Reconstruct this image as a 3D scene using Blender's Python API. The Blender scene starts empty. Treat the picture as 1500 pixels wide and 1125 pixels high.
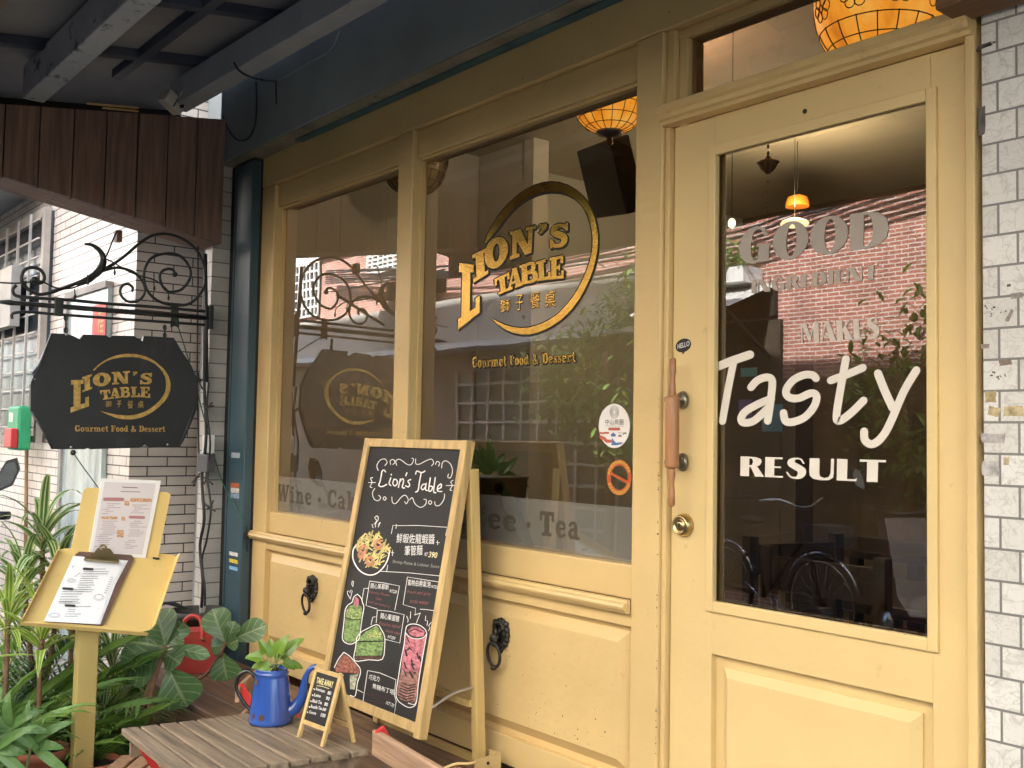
import bpy, bmesh, math, random
from mathutils import Vector, Matrix
from mathutils.geometry import tessellate_polygon
random.seed(7)
S = bpy.context.scene
COL = S.collection

# ------------------------------------------------------------------ camera
CAM = Vector((0, -2.05, 1.45))
YAW, PIT, ROL = (math.radians(a) for a in (39.3194, 2.93678, 1.00616))
_f = Vector((-math.cos(YAW)*math.cos(PIT), math.sin(YAW)*math.cos(PIT), math.sin(PIT)))
_r0 = _f.cross(Vector((0, 0, 1))).normalized(); _u0 = _r0.cross(_f)
RT = math.cos(ROL)*_r0 + math.sin(ROL)*_u0
UP = -math.sin(ROL)*_r0 + math.cos(ROL)*_u0
cd = bpy.data.cameras.new('camera'); cam = bpy.data.objects.new('camera', cd); COL.objects.link(cam)
cd.sensor_width = 36; cd.lens = 36; cd.clip_start = 0.05; cd.clip_end = 500
mw = Matrix((RT, UP, -_f)).transposed().to_4x4(); mw.translation = CAM
cam.matrix_world = mw
S.camera = cam

# ------------------------------------------------------------------ light
SUN_D = Vector((-0.28, -1.0, -1.0)).normalized()
w = bpy.data.worlds.new("World"); S.world = w; w.use_nodes = True
nt = w.node_tree; bg = nt.nodes['Background']
sk = nt.nodes.new('ShaderNodeTexSky'); sk.sky_type = 'NISHITA'; sk.sun_disc = False
sk.sun_elevation = math.asin(-SUN_D.z); sk.sun_rotation = math.atan2(-SUN_D.x, -SUN_D.y)
sk.air_density = 1.0; sk.dust_density = 2.0; sk.ozone_density = 1.0
nt.links.new(sk.outputs[0], bg.inputs[0]); bg.inputs[1].default_value = 0.15
sd = bpy.data.lights.new('sun', 'SUN'); so = bpy.data.objects.new('sun', sd); COL.objects.link(so)
sd.energy = 5.0; sd.angle = math.radians(0.5); sd.color = (1.0, 0.965, 0.9)
so.rotation_euler = SUN_D.to_track_quat('-Z', 'Y').to_euler(); so.location = (4, 8, 14)
vs = S.view_settings
vs.view_transform = 'Standard'; vs.look = 'None'; vs.gamma = 1; vs.exposure = 2.65
try:
    S.cycles.max_bounces = 8; S.cycles.diffuse_bounces = 5; S.cycles.glossy_bounces = 4
    S.cycles.transparent_max_bounces = 16; S.cycles.sample_clamp_indirect = 6; S.cycles.caustics_reflective = False
    S.cycles.caustics_refractive = False; S.cycles.use_denoising = True
except Exception: pass

# ------------------------------------------------------------------ pixel -> point on a plane of the place
def ray(px, py):
    return (_f*1500 + RT*(px-750) + UP*(562.5-py)).normalized()
def at(px, py, x=None, y=None, z=None):
    d = ray(px, py)
    t = (y-CAM.y)/d.y if y is not None else (x-CAM.x)/d.x if x is not None else (z-CAM.z)/d.z
    return CAM + d*t
def onplane(px, py, o, n):
    d = ray(px, py); t = (o-CAM).dot(n)/d.dot(n); return CAM + d*t
def pY(y): return lambda px, py: at(px, py, y=y)
def pX(x): return lambda px, py: at(px, py, x=x)
def pZ(z): return lambda px, py: at(px, py, z=z)
def crop(ox, oy, s): return lambda p: (ox + p[0]/s, oy + p[1]/s)

# ------------------------------------------------------------------ materials
def nn(t, k, **kw):
    n = t.nodes.new(k)
    for a, b in kw.items(): setattr(n, a, b)
    return n
def ramp(t, stops, interp='LINEAR'):
    r = t.nodes.new('ShaderNodeValToRGB'); r.color_ramp.interpolation = interp
    e = r.color_ramp.elements
    while len(e) < len(stops): e.new(0.5)
    for i, (p, c) in enumerate(stops): e[i].position = p; e[i].color = c if len(c) == 4 else (*c, 1)
    return r
def new_mat(name):
    m = bpy.data.materials.new(name); m.use_nodes = True
    t = m.node_tree; b = t.nodes['Principled BSDF']
    return m, t, b
def M(name, col, rough=0.6, var=0.12, scale=6, bump=0.15, bscale=60, metal=0, dirt=0, dirtcol=(.05,.04,.03), stretch=(1,1,1), spec=0.4, dirt_thr=.66, dscale=9, coat=0):
    m, t, b = new_mat(name)
    tc = nn(t, 'ShaderNodeTexCoord'); mp = nn(t, 'ShaderNodeMapping'); mp.inputs['Scale'].default_value = stretch
    t.links.new(tc.outputs['Object'], mp.inputs[0])
    n1 = nn(t, 'ShaderNodeTexNoise'); n1.inputs['Scale'].default_value = scale; n1.inputs['Detail'].default_value = 6
    t.links.new(mp.outputs[0], n1.inputs['Vector'])
    lo = tuple(c*(1-var*1.6) for c in col); hi = tuple(min(1, c*(1+var)) for c in col)
    r = ramp(t, [(.25, lo), (.75, hi)]); t.links.new(n1.outputs['Fac'], r.inputs[0])
    out = r.outputs[0]
    if dirt:
        n3 = nn(t, 'ShaderNodeTexNoise'); n3.inputs['Scale'].default_value = dscale; n3.inputs['Detail'].default_value = 8; n3.inputs['Roughness'].default_value = .7
        t.links.new(mp.outputs[0], n3.inputs['Vector'])
        r3 = ramp(t, [(dirt_thr-.04, (0,0,0)), (dirt_thr+.05, (dirt,)*3)]); t.links.new(n3.outputs['Fac'], r3.inputs[0])
        mx = nn(t, 'ShaderNodeMixRGB'); mx.inputs[2].default_value = (*dirtcol, 1)
        t.links.new(r3.outputs[0], mx.inputs[0]); t.links.new(out, mx.inputs[1]); out = mx.outputs[0]
    t.links.new(out, b.inputs['Base Color'])
    b.inputs['Roughness'].default_value = rough; b.inputs['Metallic'].default_value = metal
    b.inputs['Specular IOR Level'].default_value = spec
    if coat: b.inputs['Coat Weight'].default_value = coat; b.inputs['Coat Roughness'].default_value = .08
    if bump:
        n2 = nn(t, 'ShaderNodeTexNoise'); n2.inputs['Scale'].default_value = bscale; n2.inputs['Detail'].default_value = 5
        t.links.new(mp.outputs[0], n2.inputs['Vector'])
        bp = nn(t, 'ShaderNodeBump'); bp.inputs['Strength'].default_value = bump; bp.inputs['Distance'].default_value = .01
        t.links.new(n2.outputs['Fac'], bp.inputs['Height']); t.links.new(bp.outputs[0], b.inputs['Normal'])
    return m
def emit(name, col, s):
    m, t, b = new_mat(name); b.inputs['Base Color'].default_value = (*col, 1)
    b.inputs['Emission Color'].default_value = (*col, 1); b.inputs['Emission Strength'].default_value = s
    return m
def glass(name, ior=1.75, tint=(.86,.88,.84), rough=0.0, frost=0):
    m = bpy.data.materials.new(name); m.use_nodes = True; t = m.node_tree
    for n in list(t.nodes): t.nodes.remove(n)
    o = nn(t, 'ShaderNodeOutputMaterial'); tr = nn(t, 'ShaderNodeBsdfTransparent'); tr.inputs[0].default_value = (*tint, 1)
    g = nn(t, 'ShaderNodeBsdfGlossy'); g.inputs['Roughness'].default_value = rough
    fr = nn(t, 'ShaderNodeFresnel'); fr.inputs['IOR'].default_value = ior
    ml = nn(t, 'ShaderNodeMath', operation='MULTIPLY'); ml.inputs[1].default_value = 2.2; ml.use_clamp = True
    t.links.new(fr.outputs[0], ml.inputs[0]); mx = nn(t, 'ShaderNodeMixShader')
    t.links.new(ml.outputs[0], mx.inputs[0]); t.links.new(tr.outputs[0], mx.inputs[1]); t.links.new(g.outputs[0], mx.inputs[2])
    # faint waviness of old plate glass
    tc = nn(t, 'ShaderNodeTexCoord'); nz = nn(t, 'ShaderNodeTexNoise'); nz.inputs['Scale'].default_value = 2.5
    t.links.new(tc.outputs['Object'], nz.inputs['Vector']); bp = nn(t, 'ShaderNodeBump'); bp.inputs['Strength'].default_value = .008; bp.inputs['Distance'].default_value = .05
    t.links.new(nz.outputs['Fac'], bp.inputs['Height']); t.links.new(bp.outputs[0], g.inputs['Normal'])
    last = mx
    if frost:
        d = nn(t, 'ShaderNodeBsdfDiffuse'); d.inputs[0].default_value = (.47, .45, .4, 1)
        m2 = nn(t, 'ShaderNodeMixShader'); m2.inputs[0].default_value = frost
        t.links.new(mx.outputs[0], m2.inputs[1]); t.links.new(d.outputs[0], m2.inputs[2]); last = m2
    t.links.new(last.outputs[0], o.inputs[0])
    return m
def wood(name, col, axis='X', rough=.6, var=.3, scale=1.0, bump=.25, dirt=.0):
    st = {'X': (2, 30, 30), 'Y': (30, 2, 30), 'Z': (30, 30, 2)}[axis]
    return M(name, col, rough, var, 1.6*scale, bump, 5*scale, stretch=st, dirt=dirt, dirtcol=tuple(c*.35 for c in col), dirt_thr=.6, dscale=.5)
def brickwall(name, col1, col2, mort, bw, bh, ms, axis, rough=.5, veins=0, off=.5, shift=(0,0), bump=.4, wear=0, vary=.08):
    """courses on a wall that runs along X ('x') or along Y ('y')"""
    m, t, b = new_mat(name)
    tc = nn(t, 'ShaderNodeTexCoord'); sp = nn(t, 'ShaderNodeSeparateXYZ'); cb = nn(t, 'ShaderNodeCombineXYZ')
    t.links.new(tc.outputs['Object'], sp.inputs[0])
    t.links.new(sp.outputs[0 if axis == 'x' else 1], cb.inputs[0]); t.links.new(sp.outputs[2], cb.inputs[1])
    mp = nn(t, 'ShaderNodeMapping'); mp.inputs['Location'].default_value = (shift[0], shift[1], 0); t.links.new(cb.outputs[0], mp.inputs[0])
    br = nn(t, 'ShaderNodeTexBrick'); br.offset = off
    br.inputs['Scale'].default_value = 1; br.inputs['Brick Width'].default_value = bw; br.inputs['Row Height'].default_value = bh
    br.inputs['Mortar Size'].default_value = ms; br.inputs['Mortar Smooth'].default_value = .1; br.inputs['Bias'].default_value = 0
    br.inputs['Color1'].default_value = (*col1, 1); br.inputs['Color2'].default_value = (*col2, 1); br.inputs['Mortar'].default_value = (*mort, 1)
    t.links.new(mp.outputs[0], br.inputs['Vector'])
    out = br.outputs['Color']
    nz = nn(t, 'ShaderNodeTexNoise'); nz.inputs['Scale'].default_value = 5; nz.inputs['Detail'].default_value = 8
    t.links.new(tc.outputs['Object'], nz.inputs['Vector'])
    mul = nn(t, 'ShaderNodeMixRGB', blend_type='MULTIPLY'); mul.inputs[0].default_value = 1
    rr = ramp(t, [(.3, (1-vary*2,)*3), (.7, (1,)*3)]); t.links.new(nz.outputs['Fac'], rr.inputs[0])
    t.links.new(out, mul.inputs[1]); t.links.new(rr.outputs[0], mul.inputs[2]); out = mul.outputs[0]
    if veins:
        for sc, th, colv, amt in ((16, .016, (.22,.2,.17), .55*veins), (34, .022, (.3,.26,.22), .45*veins)):
            ns = nn(t, 'ShaderNodeTexNoise'); ns.inputs['Scale'].default_value = sc; ns.inputs['Detail'].default_value = 3; ns.inputs['Distortion'].default_value = 1.2
            t.links.new(tc.outputs['Object'], ns.inputs['Vector'])
            r2 = ramp(t, [(.5-th*1.6, (0,)*3), (.5, (amt,)*3), (.5+th*1.6, (0,)*3)]); t.links.new(ns.outputs['Fac'], r2.inputs[0])
            fc = nn(t, 'ShaderNodeMath', operation='MULTIPLY'); iv = nn(t, 'ShaderNodeMath', operation='SUBTRACT'); iv.inputs[0].default_value = 1
            t.links.new(br.outputs['Fac'], iv.inputs[1]); t.links.new(r2.outputs[0], fc.inputs[0]); t.links.new(iv.outputs[0], fc.inputs[1])
            mx = nn(t, 'ShaderNodeMixRGB'); mx.inputs[2].default_value = (*colv, 1)
            t.links.new(fc.outputs[0], mx.inputs[0]); t.links.new(out, mx.inputs[1]); out = mx.outputs[0]
    if wear:
        ns = nn(t, 'ShaderNodeTexNoise'); ns.inputs['Scale'].default_value = 4; ns.inputs['Detail'].default_value = 10; ns.inputs['Roughness'].default_value = .72
        t.links.new(tc.outputs['Object'], ns.inputs['Vector'])
        r2 = ramp(t, [(.64, (0,)*3), (.69, (wear,)*3)]); t.links.new(ns.outputs['Fac'], r2.inputs[0])
        mx = nn(t, 'ShaderNodeMixRGB'); mx.inputs[2].default_value = (.12,.1,.085,1)
        t.links.new(r2.outputs[0], mx.inputs[0]); t.links.new(out, mx.inputs[1]); out = mx.outputs[0]
    t.links.new(out, b.inputs['Base Color']); b.inputs['Roughness'].default_value = rough
    iv = nn(t, 'ShaderNodeMath', operation='SUBTRACT'); iv.inputs[0].default_value = 1; t.links.new(br.outputs['Fac'], iv.inputs[1])
    bp = nn(t, 'ShaderNodeBump'); bp.inputs['Strength'].default_value = bump; bp.inputs['Distance'].default_value = .006
    t.links.new(iv.outputs[0], bp.inputs['Height']); t.links.new(bp.outputs[0], b.inputs['Normal'])
    return m
def leafmat(name, dark, light, kind='vein', rough=.4, trans=.35):
    """UV: u across the blade, v along it"""
    m, t, b = new_mat(name)
    uv = nn(t, 'ShaderNodeUVMap'); sp = nn(t, 'ShaderNodeSeparateXYZ'); t.links.new(uv.outputs[0], sp.inputs[0])
    ab = nn(t, 'ShaderNodeMath', operation='SUBTRACT'); ab.inputs[1].default_value = .5; t.links.new(sp.outputs[0], ab.inputs[0])
    a2 = nn(t, 'ShaderNodeMath', operation='ABSOLUTE'); t.links.new(ab.outputs[0], a2.inputs[0])
    if kind == 'stripe':
        r = ramp(t, [(0, light), (.05, light), (.08, dark), (.28, dark), (.36, light), (.5, tuple(min(1, c*1.1) for c in light))])
        t.links.new(a2.outputs[0], r.inputs[0]); col = r.outputs[0]
    else:
        # lateral veins: v + k*|u| sawtooth
        k = nn(t, 'ShaderNodeMath', operation='MULTIPLY'); k.inputs[1].default_value = -.55; t.links.new(a2.outputs[0], k.inputs[0])
        ad = nn(t, 'ShaderNodeMath', operation='ADD'); t.links.new(sp.outputs[1], ad.inputs[0]); t.links.new(k.outputs[0], ad.inputs[1])
        sn = nn(t, 'ShaderNodeMath', operation='MULTIPLY'); sn.inputs[1].default_value = 5.0; t.links.new(ad.outputs[0], sn.inputs[0])
        fr = nn(t, 'ShaderNodeMath', operation='FRACT'); t.links.new(sn.outputs[0], fr.inputs[0])
        r1 = ramp(t, [(0, (1,1,1)), (.06, (.75,)*3), (.16, (0,)*3), (.94, (0,)*3), (1, (1,1,1))]); t.links.new(fr.outputs[0], r1.inputs[0])
        r2 = ramp(t, [(0, (1,1,1)), (.022, (1,1,1)), (.05, (0,)*3)]); t.links.new(a2.outputs[0], r2.inputs[0])
        mxv = nn(t, 'ShaderNodeMath', operation='MAXIMUM'); t.links.new(r1.outputs[0], mxv.inputs[0]); t.links.new(r2.outputs[0], mxv.inputs[1])
        am = nn(t, 'ShaderNodeMath', operation='MULTIPLY'); am.inputs[1].default_value = .45 if kind == 'vein' else .12; t.links.new(mxv.outputs[0], am.inputs[0])
        mx = nn(t, 'ShaderNodeMixRGB'); mx.inputs[1].default_value = (*dark, 1); mx.inputs[2].default_value = (*light, 1)
        t.links.new(am.outputs[0], mx.inputs[0]); col = mx.outputs[0]
    tc = nn(t, 'ShaderNodeTexCoord'); nz = nn(t, 'ShaderNodeTexNoise'); nz.inputs['Scale'].default_value = 7; t.links.new(tc.outputs['Object'], nz.inputs['Vector'])
    rr = ramp(t, [(.25, (.55,)*3), (.75, (1.3,)*3)]); t.links.new(nz.outputs['Fac'], rr.inputs[0])
    mm = nn(t, 'ShaderNodeMixRGB', blend_type='MULTIPLY'); mm.inputs[0].default_value = 1
    t.links.new(col, mm.inputs[1]); t.links.new(rr.outputs[0], mm.inputs[2])
    t.links.new(mm.outputs[0], b.inputs['Base Color']); b.inputs['Roughness'].default_value = rough
    tl = nn(t, 'ShaderNodeBsdfTranslucent'); t.links.new(mm.outputs[0], tl.inputs[0])
    ms = nn(t, 'ShaderNodeMixShader'); ms.inputs[0].default_value = trans
    o = t.nodes['Material Output']; t.links.new(b.outputs[0], ms.inputs[1]); t.links.new(tl.outputs[0], ms.inputs[2]); t.links.new(ms.outputs[0], o.inputs[0])
    return m

# ------------------------------------------------------------------ mesh builder
class MB:
    def __init__(s): s.bm = bmesh.new(); s.uv = s.bm.loops.layers.uv.new('UVMap')
    def face(s, pts, uvs=None, smooth=False):
        vs_ = [s.bm.verts.new(p) for p in pts]
        try: f = s.bm.faces.new(vs_)
        except ValueError: return None
        f.smooth = smooth
        if uvs:
            for l, c in zip(f.loops, uvs): l[s.uv].uv = c
        return f
    def box(s, x0, x1, y0, y1, z0, z1, mat=None, bev=0):
        mat = mat or Matrix()
        r = bmesh.ops.create_cube(s.bm, size=1)
        T = mat @ Matrix.Translation(((x0+x1)/2, (y0+y1)/2, (z0+z1)/2)) @ Matrix.Diagonal((abs(x1-x0), abs(y1-y0), abs(z1-z0), 1))
        bmesh.ops.transform(s.bm, matrix=T, verts=r['verts'])
        if bev:
            es = list({e for v in r['verts'] for e in v.link_edges})
            bmesh.ops.bevel(s.bm, geom=es, offset=bev, segments=2, affect='EDGES', profile=.5)
        return s
    def bar(s, a, b, wx, wy, up=Vector((0,0,1)), bev=0):
        """box from a to b, section wx (sideways) by wy (along up)"""
        a = Vector(a); b = Vector(b); d = (b-a); L = d.length; d.normalize()
        x = d.cross(Vector(up));
        if x.length < 1e-4: x = d.cross(Vector((1,0,0)))
        x.normalize(); u = x.cross(d)
        m = Matrix((x, d, u)).transposed().to_4x4(); m.translation = (a+b)/2
        return s.box(-wx/2, wx/2, -L/2, L/2, -wy/2, wy/2, m, bev)
    def tube(s, pts, r, n=8, cap=True, closed=False):
        pts = [Vector(p) for p in pts]; N = len(pts)
        rs = r if isinstance(r, (list, tuple)) else [r]*N
        rings = []; prev = None
        for i, p in enumerate(pts):
            if closed: t = pts[(i+1) % N]-pts[i-1]
            else: t = pts[min(i+1, N-1)]-pts[max(i-1, 0)]
            if t.length < 1e-9: t = Vector((0,0,1))
            t.normalize()
            if prev is None:
                a = Vector((0,0,1)) if abs(t.z) < .9 else Vector((1,0,0)); x = t.cross(a).normalized()
            else:
                x = (prev - t*prev.dot(t));
                x = x.normalized() if x.length > 1e-6 else t.orthogonal().normalized()
            prev = x; y = t.cross(x)
            rings.append([s.bm.verts.new(p + (x*math.cos(2*math.pi*k/n)+y*math.sin(2*math.pi*k/n))*rs[i]) for k in range(n)])
        for i in range(N if closed else N-1):
            A = rings[i]; B = rings[(i+1) % N]
            for k in range(n):
                f = s.bm.faces.new((A[k], A[(k+1) % n], B[(k+1) % n], B[k])); f.smooth = True
        if cap and not closed:
            s.bm.faces.new(rings[0][::-1]); s.bm.faces.new(rings[-1])
        return s
    def lathe(s, prof, o=(0,0,0), n=32, axis=Vector((0,0,1)), cap=True, flat=False):
        """prof: (radius, height) pairs"""
        q = Vector((0,0,1)).rotation_difference(Vector(axis)); o = Vector(o); rings = []
        for r, h in prof:
            rings.append([s.bm.verts.new(o + q @ Vector((max(r, 1e-4)*math.cos(2*math.pi*k/n), max(r, 1e-4)*math.sin(2*math.pi*k/n), h))) for k in range(n)])
        for A, B in zip(rings, rings[1:]):
            for k in range(n):
                f = s.bm.faces.new((A[k], A[(k+1) % n], B[(k+1) % n], B[k])); f.smooth = not flat
        if cap: s.bm.faces.new(rings[0][::-1]); s.bm.faces.new(rings[-1])
        return s
    def prism(s, pts, d):
        """polygon pts extruded by vector d"""
        pts = [Vector(p) for p in pts]; d = Vector(d)
        s.poly([pts]); s.poly([[p+d for p in pts]])
        n = len(pts)
        for i in range(n): s.face((pts[i], pts[(i+1) % n], pts[(i+1) % n]+d, pts[i]+d))
        return s
    def poly(s, loops):
        """outer loop and holes, triangulated"""
        loops = [[Vector(p) for p in l] for l in loops]
        flat = [p for l in loops for p in l]
        for t in tessellate_polygon(loops):
            a, b, c = (flat[i] for i in t)
            if (b-a).cross(c-a).length > 1e-12: s.face((a, b, c))
        return s
    def ball(s, c, r, sc=(1,1,1), sub=2):
        q = bmesh.ops.create_icosphere(s.bm, subdivisions=sub, radius=r)
        bmesh.ops.transform(s.bm, matrix=Matrix.Translation(c) @ Matrix.Diagonal((*sc, 1)), verts=q['verts'])
        for v in q['verts']:
            for f in v.link_faces: f.smooth = True
        return s
    def build(s, name, mat, parent=None, bevel=0, weld=False):
        me = bpy.data.meshes.new(name)
        if weld: bmesh.ops.remove_doubles(s.bm, verts=s.bm.verts, dist=1e-5)
        if parent is not None:
            off = Vector((0,0,0)); q = parent
            while q is not None: off += q.location; q = q.parent
            bmesh.ops.translate(s.bm, verts=s.bm.verts, vec=-off)
        s.bm.normal_update()
        s.bm.to_mesh(me); s.bm.free()
        o = bpy.data.objects.new(name, me); COL.objects.link(o); me.materials.append(mat)
        if parent is not None: o.parent = parent
        if bevel:
            b = o.modifiers.new('edge', 'BEVEL'); b.width = bevel; b.segments = 2; b.limit_method = 'ANGLE'; b.angle_limit = math.radians(50)
        return o
def thing(name, label, cat, loc=(0,0,0), group=None):
    o = bpy.data.objects.new(name, None); COL.objects.link(o); o.location = loc; o.empty_display_size = .1
    o['label'] = label; o['category'] = cat
    if group: o['group'] = group
    return o
def tag(o, label, cat, group=None):
    o['label'] = label; o['category'] = cat
    if group: o['group'] = group
    return o
def struct(o): o['kind'] = 'structure'; return o
def copy_tree(o, parent=None):
    c = o.copy(); COL.objects.link(c)
    if parent is not None: c.parent = parent
    for ch in [q for q in bpy.data.objects if q.parent == o]: copy_tree(ch, c)
    return c

# ------------------------------------------------------------------ ribbons and lettering (flat shapes mapped on to a plane)
def ribbon2(path, wid, caps=True, n_cap=5):
    """2-D polyline -> list of convex quads / fans"""
    N = len(path); W = wid if isinstance(wid, (list, tuple)) else [wid]*N
    P = [Vector((p[0], p[1])) for p in path]; L = []; R = []
    for i in range(N):
        t = P[min(i+1, N-1)]-P[max(i-1, 0)]
        if t.length < 1e-9: t = Vector((1, 0))
        t.normalize(); nrm = Vector((-t.y, t.x)); L.append(P[i]+nrm*W[i]/2); R.append(P[i]-nrm*W[i]/2)
    out = [[L[i], R[i], R[i+1], L[i+1]] for i in range(N-1)]
    if caps:
        for i, j in ((0, 1), (N-1, N-2)):
            d = (P[i]-P[j]).normalized() if (P[i]-P[j]).length > 1e-9 else Vector((1,0)); a0 = math.atan2(d.y, d.x)
            out.append([P[i]+Vector((math.cos(a0-math.pi/2+math.pi*k/n_cap), math.sin(a0-math.pi/2+math.pi*k/n_cap)))*W[i]/2 for k in range(n_cap+1)])
    return out
def smooth2(pts, sub=5):
    """Catmull-Rom through 2-D or 3-D points"""
    P = [Vector(p) for p in pts]; out = []
    for i in range(len(P)-1):
        p0 = P[max(i-1, 0)]; p1 = P[i]; p2 = P[i+1]; p3 = P[min(i+2, len(P)-1)]
        for k in range(sub):
            t = k/sub
            out.append(.5*((2*p1)+(p2-p0)*t+(2*p0-5*p1+4*p2-p3)*t*t+(3*p1-p0-3*p2+p3)*t**3))
    out.append(P[-1]); return out
def stroke(mb, pts, wid, fn, sm=0):
    """hand-drawn stroke given in photo pixels, laid on the surface fn"""
    p = smooth2([(a[0], a[1]) for a in pts], sm) if sm else pts
    for q in ribbon2(p, wid): mb.face([fn(v[0], v[1]) for v in q])
def rect(a, b, c, d): return [[(a, b), (c, b), (c, d), (a, d)]]
def ell(cx, cy, rx, ry, n=28): return [(cx+rx*math.cos(2*math.pi*k/n), cy+ry*math.sin(2*math.pi*k/n)) for k in range(n)]
def rib(path, w, sm=4):
    p = smooth2(path, sm)
    if isinstance(w, (list, tuple)):
        ws = []
        for i in range(len(path)-1):
            for k in range(sm): ws.append(w[i]+(w[i+1]-w[i])*k/sm)
        ws.append(w[-1]); w = ws
    return [[[tuple(v) for v in q]] for q in ribbon2(p, w, caps=False)]
def slab(c):
    R = rect
    if c == 'L': return .78, [R(.12,0,.42,1), R(0,.86,.54,1), R(0,0,.78,.16), R(.63,0,.78,.36)]
    if c == 'I': return .54, [R(.12,0,.42,1), R(0,.86,.54,1), R(0,0,.54,.14)]
    if c == 'O': return .92, [[ell(.46,.5,.46,.52), ell(.46,.5,.13,.3)]]
    if c == 'N': return .97, [R(.1,0,.27,1), R(.7,0,.86,1), [[(.05,1),(.4,1),(.86,0),(.6,0)]], R(0,0,.38,.13), R(.6,.87,.97,1), R(0,.87,.3,1)]
    if c == "'": return .32, [[[(.05,1),(.32,1),(.32,.72),(.12,.45),(.02,.52),(.16,.72),(.05,.72)]]]
    if c == 'S': return .76, rib([(.66,.74),(.58,.87),(.38,.92),(.2,.83),(.18,.66),(.36,.55),(.54,.45),(.6,.3),(.54,.14),(.36,.08),(.18,.12),(.09,.3)], [.12,.15,.16,.22,.26,.28,.28,.26,.22,.16,.15,.12]) + [R(.62,.64,.74,1), R(.02,0,.13,.38)]
    if c == 'T': return .86, [R(0,.84,.86,1), R(0,.6,.13,1), R(.73,.6,.86,1), R(.28,0,.58,1), R(.14,0,.72,.13)]
    if c == 'A': return 1.0, [[[(.32,1),(.64,1),(.94,0),(.6,0)]], [[(.36,1),(.5,1),(.25,0),(.08,0)]], R(.25,.24,.72,.37), R(0,0,.38,.13), R(.52,0,1.0,.13)]
    if c == 'B': return .86, [R(.1,0,.38,1), R(0,.87,.3,1), R(0,0,.3,.13)] + rib([(.3,.93),(.55,.93),(.68,.85),(.68,.66),(.55,.56),(.3,.55)], [.13,.16,.22,.22,.16,.13]) + rib([(.3,.5),(.58,.5),(.73,.4),(.73,.18),(.58,.07),(.3,.07)], [.12,.16,.24,.24,.16,.13])
    if c == 'E': return .82, [R(.1,0,.4,1), R(0,.87,.76,1), R(.62,.66,.76,1), R(0,0,.82,.13), R(.68,0,.82,.36), R(.3,.44,.6,.56), R(.5,.36,.6,.64)]
    if c == 'G': return .88, rib([(.72,.72),(.6,.88),(.42,.92),(.22,.8),(.16,.5),(.22,.2),(.42,.08),(.62,.12),(.72,.28)], [.1,.14,.15,.26,.3,.26,.15,.14,.14]) + [R(.56,.3,.88,.43), R(.62,0.04,.78,.43), R(.66,.64,.77,.98)]
    if c == 'C': return .8, rib([(.72,.7),(.6,.88),(.42,.92),(.22,.8),(.15,.5),(.22,.2),(.42,.08),(.62,.12),(.74,.3)], [.1,.14,.15,.24,.28,.24,.15,.14,.1]) + [R(.66,.62,.76,.98)]
    if c == 'F': return .76, [R(.1,0,.38,1), R(0,.87,.74,1), R(.61,.62,.74,1), R(0,0,.5,.12), R(.3,.42,.58,.55), R(.47,.34,.58,.63)]
    if c == 'D': return .86, [R(.1,0,.38,1), R(0,.87,.4,1), R(0,0,.4,.13)] + rib([(.34,.93),(.55,.93),(.7,.76),(.73,.5),(.7,.24),(.55,.07),(.34,.07)], [.13,.16,.24,.28,.24,.16,.13])
    if c == 'W': return 1.3, [[[(.08,1),(.36,1),(.56,0),(.36,0)]], [[(.62,1),(.76,1),(.54,0),(.4,0)]], [[(.56,1),(.84,1),(1.0,0),(.82,0)]], [[(1.12,1),(1.24,1),(.98,0),(.86,0)]], R(0,.88,.46,1), R(1.0,.88,1.3,1)]
    if c == 'o': return .62, [[ell(.31,.34,.31,.36), ell(.31,.34,.1,.22)]]
    if c == 'e': return .6, rib([(.06,.38),(.5,.38),(.47,.54),(.3,.62),(.15,.54),(.12,.32),(.2,.12),(.36,.05),(.56,.16)], [.09,.09,.17,.13,.2,.23,.19,.12,.1])
    if c == 'a': return .66, rib([(.1,.5),(.2,.63),(.38,.62),(.45,.48),(.45,.0)], [.14,.12,.15,.2,.2]) + rib([(.45,.4),(.2,.36),(.13,.2),(.22,.06),(.45,.14)], [.1,.13,.2,.13,.1]) + [R(.4,0,.66,.11)]
    if c == 'u': return .76, [R(.1,.14,.3,.68), R(.46,0,.66,.68), R(0,.57,.3,.68), R(.36,.57,.66,.68), R(.46,0,.76,.11)] + rib([(.2,.22),(.25,.09),(.38,.05),(.52,.14)], .15)
    if c == 'n': return .8, [R(.1,0,.3,.68), R(.48,0,.68,.5), R(0,.57,.3,.68), R(0,0,.38,.11), R(.42,0,.8,.11)] + rib([(.25,.48),(.38,.6),(.52,.6),(.58,.45)], .15)
    if c == 'm': return 1.18, [R(.1,0,.3,.68), R(.48,0,.68,.5), R(.86,0,1.06,.5), R(0,.57,.3,.68), R(0,0,.38,.11), R(.43,0,.75,.11), R(.8,0,1.18,.11)] + rib([(.25,.48),(.38,.6),(.52,.6),(.58,.45)], .15) + rib([(.63,.48),(.76,.6),(.9,.6),(.96,.45)], .15)
    if c == 'r': return .6, [R(.1,0,.3,.68), R(0,.57,.3,.68), R(0,0,.42,.11)] + rib([(.26,.44),(.36,.58),(.54,.61)], .15) + [[ell(.5,.54,.1,.12,12)]]
    if c == 't': return .48, [R(.12,.12,.32,.92), R(0,.56,.46,.68)] + rib([(.22,.2),(.28,.07),(.47,.09)], .14)
    if c == 'i': return .44, [R(.12,0,.32,.68), R(0,.57,.3,.68), R(0,0,.44,.11), [ell(.22,.86,.11,.12,12)]]
    if c == 'd': return .74, [[ell(.27,.34,.27,.36), ell(.28,.34,.09,.22)], R(.42,0,.62,1), R(.3,.88,.62,1), R(.42,0,.74,.11)]
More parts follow.
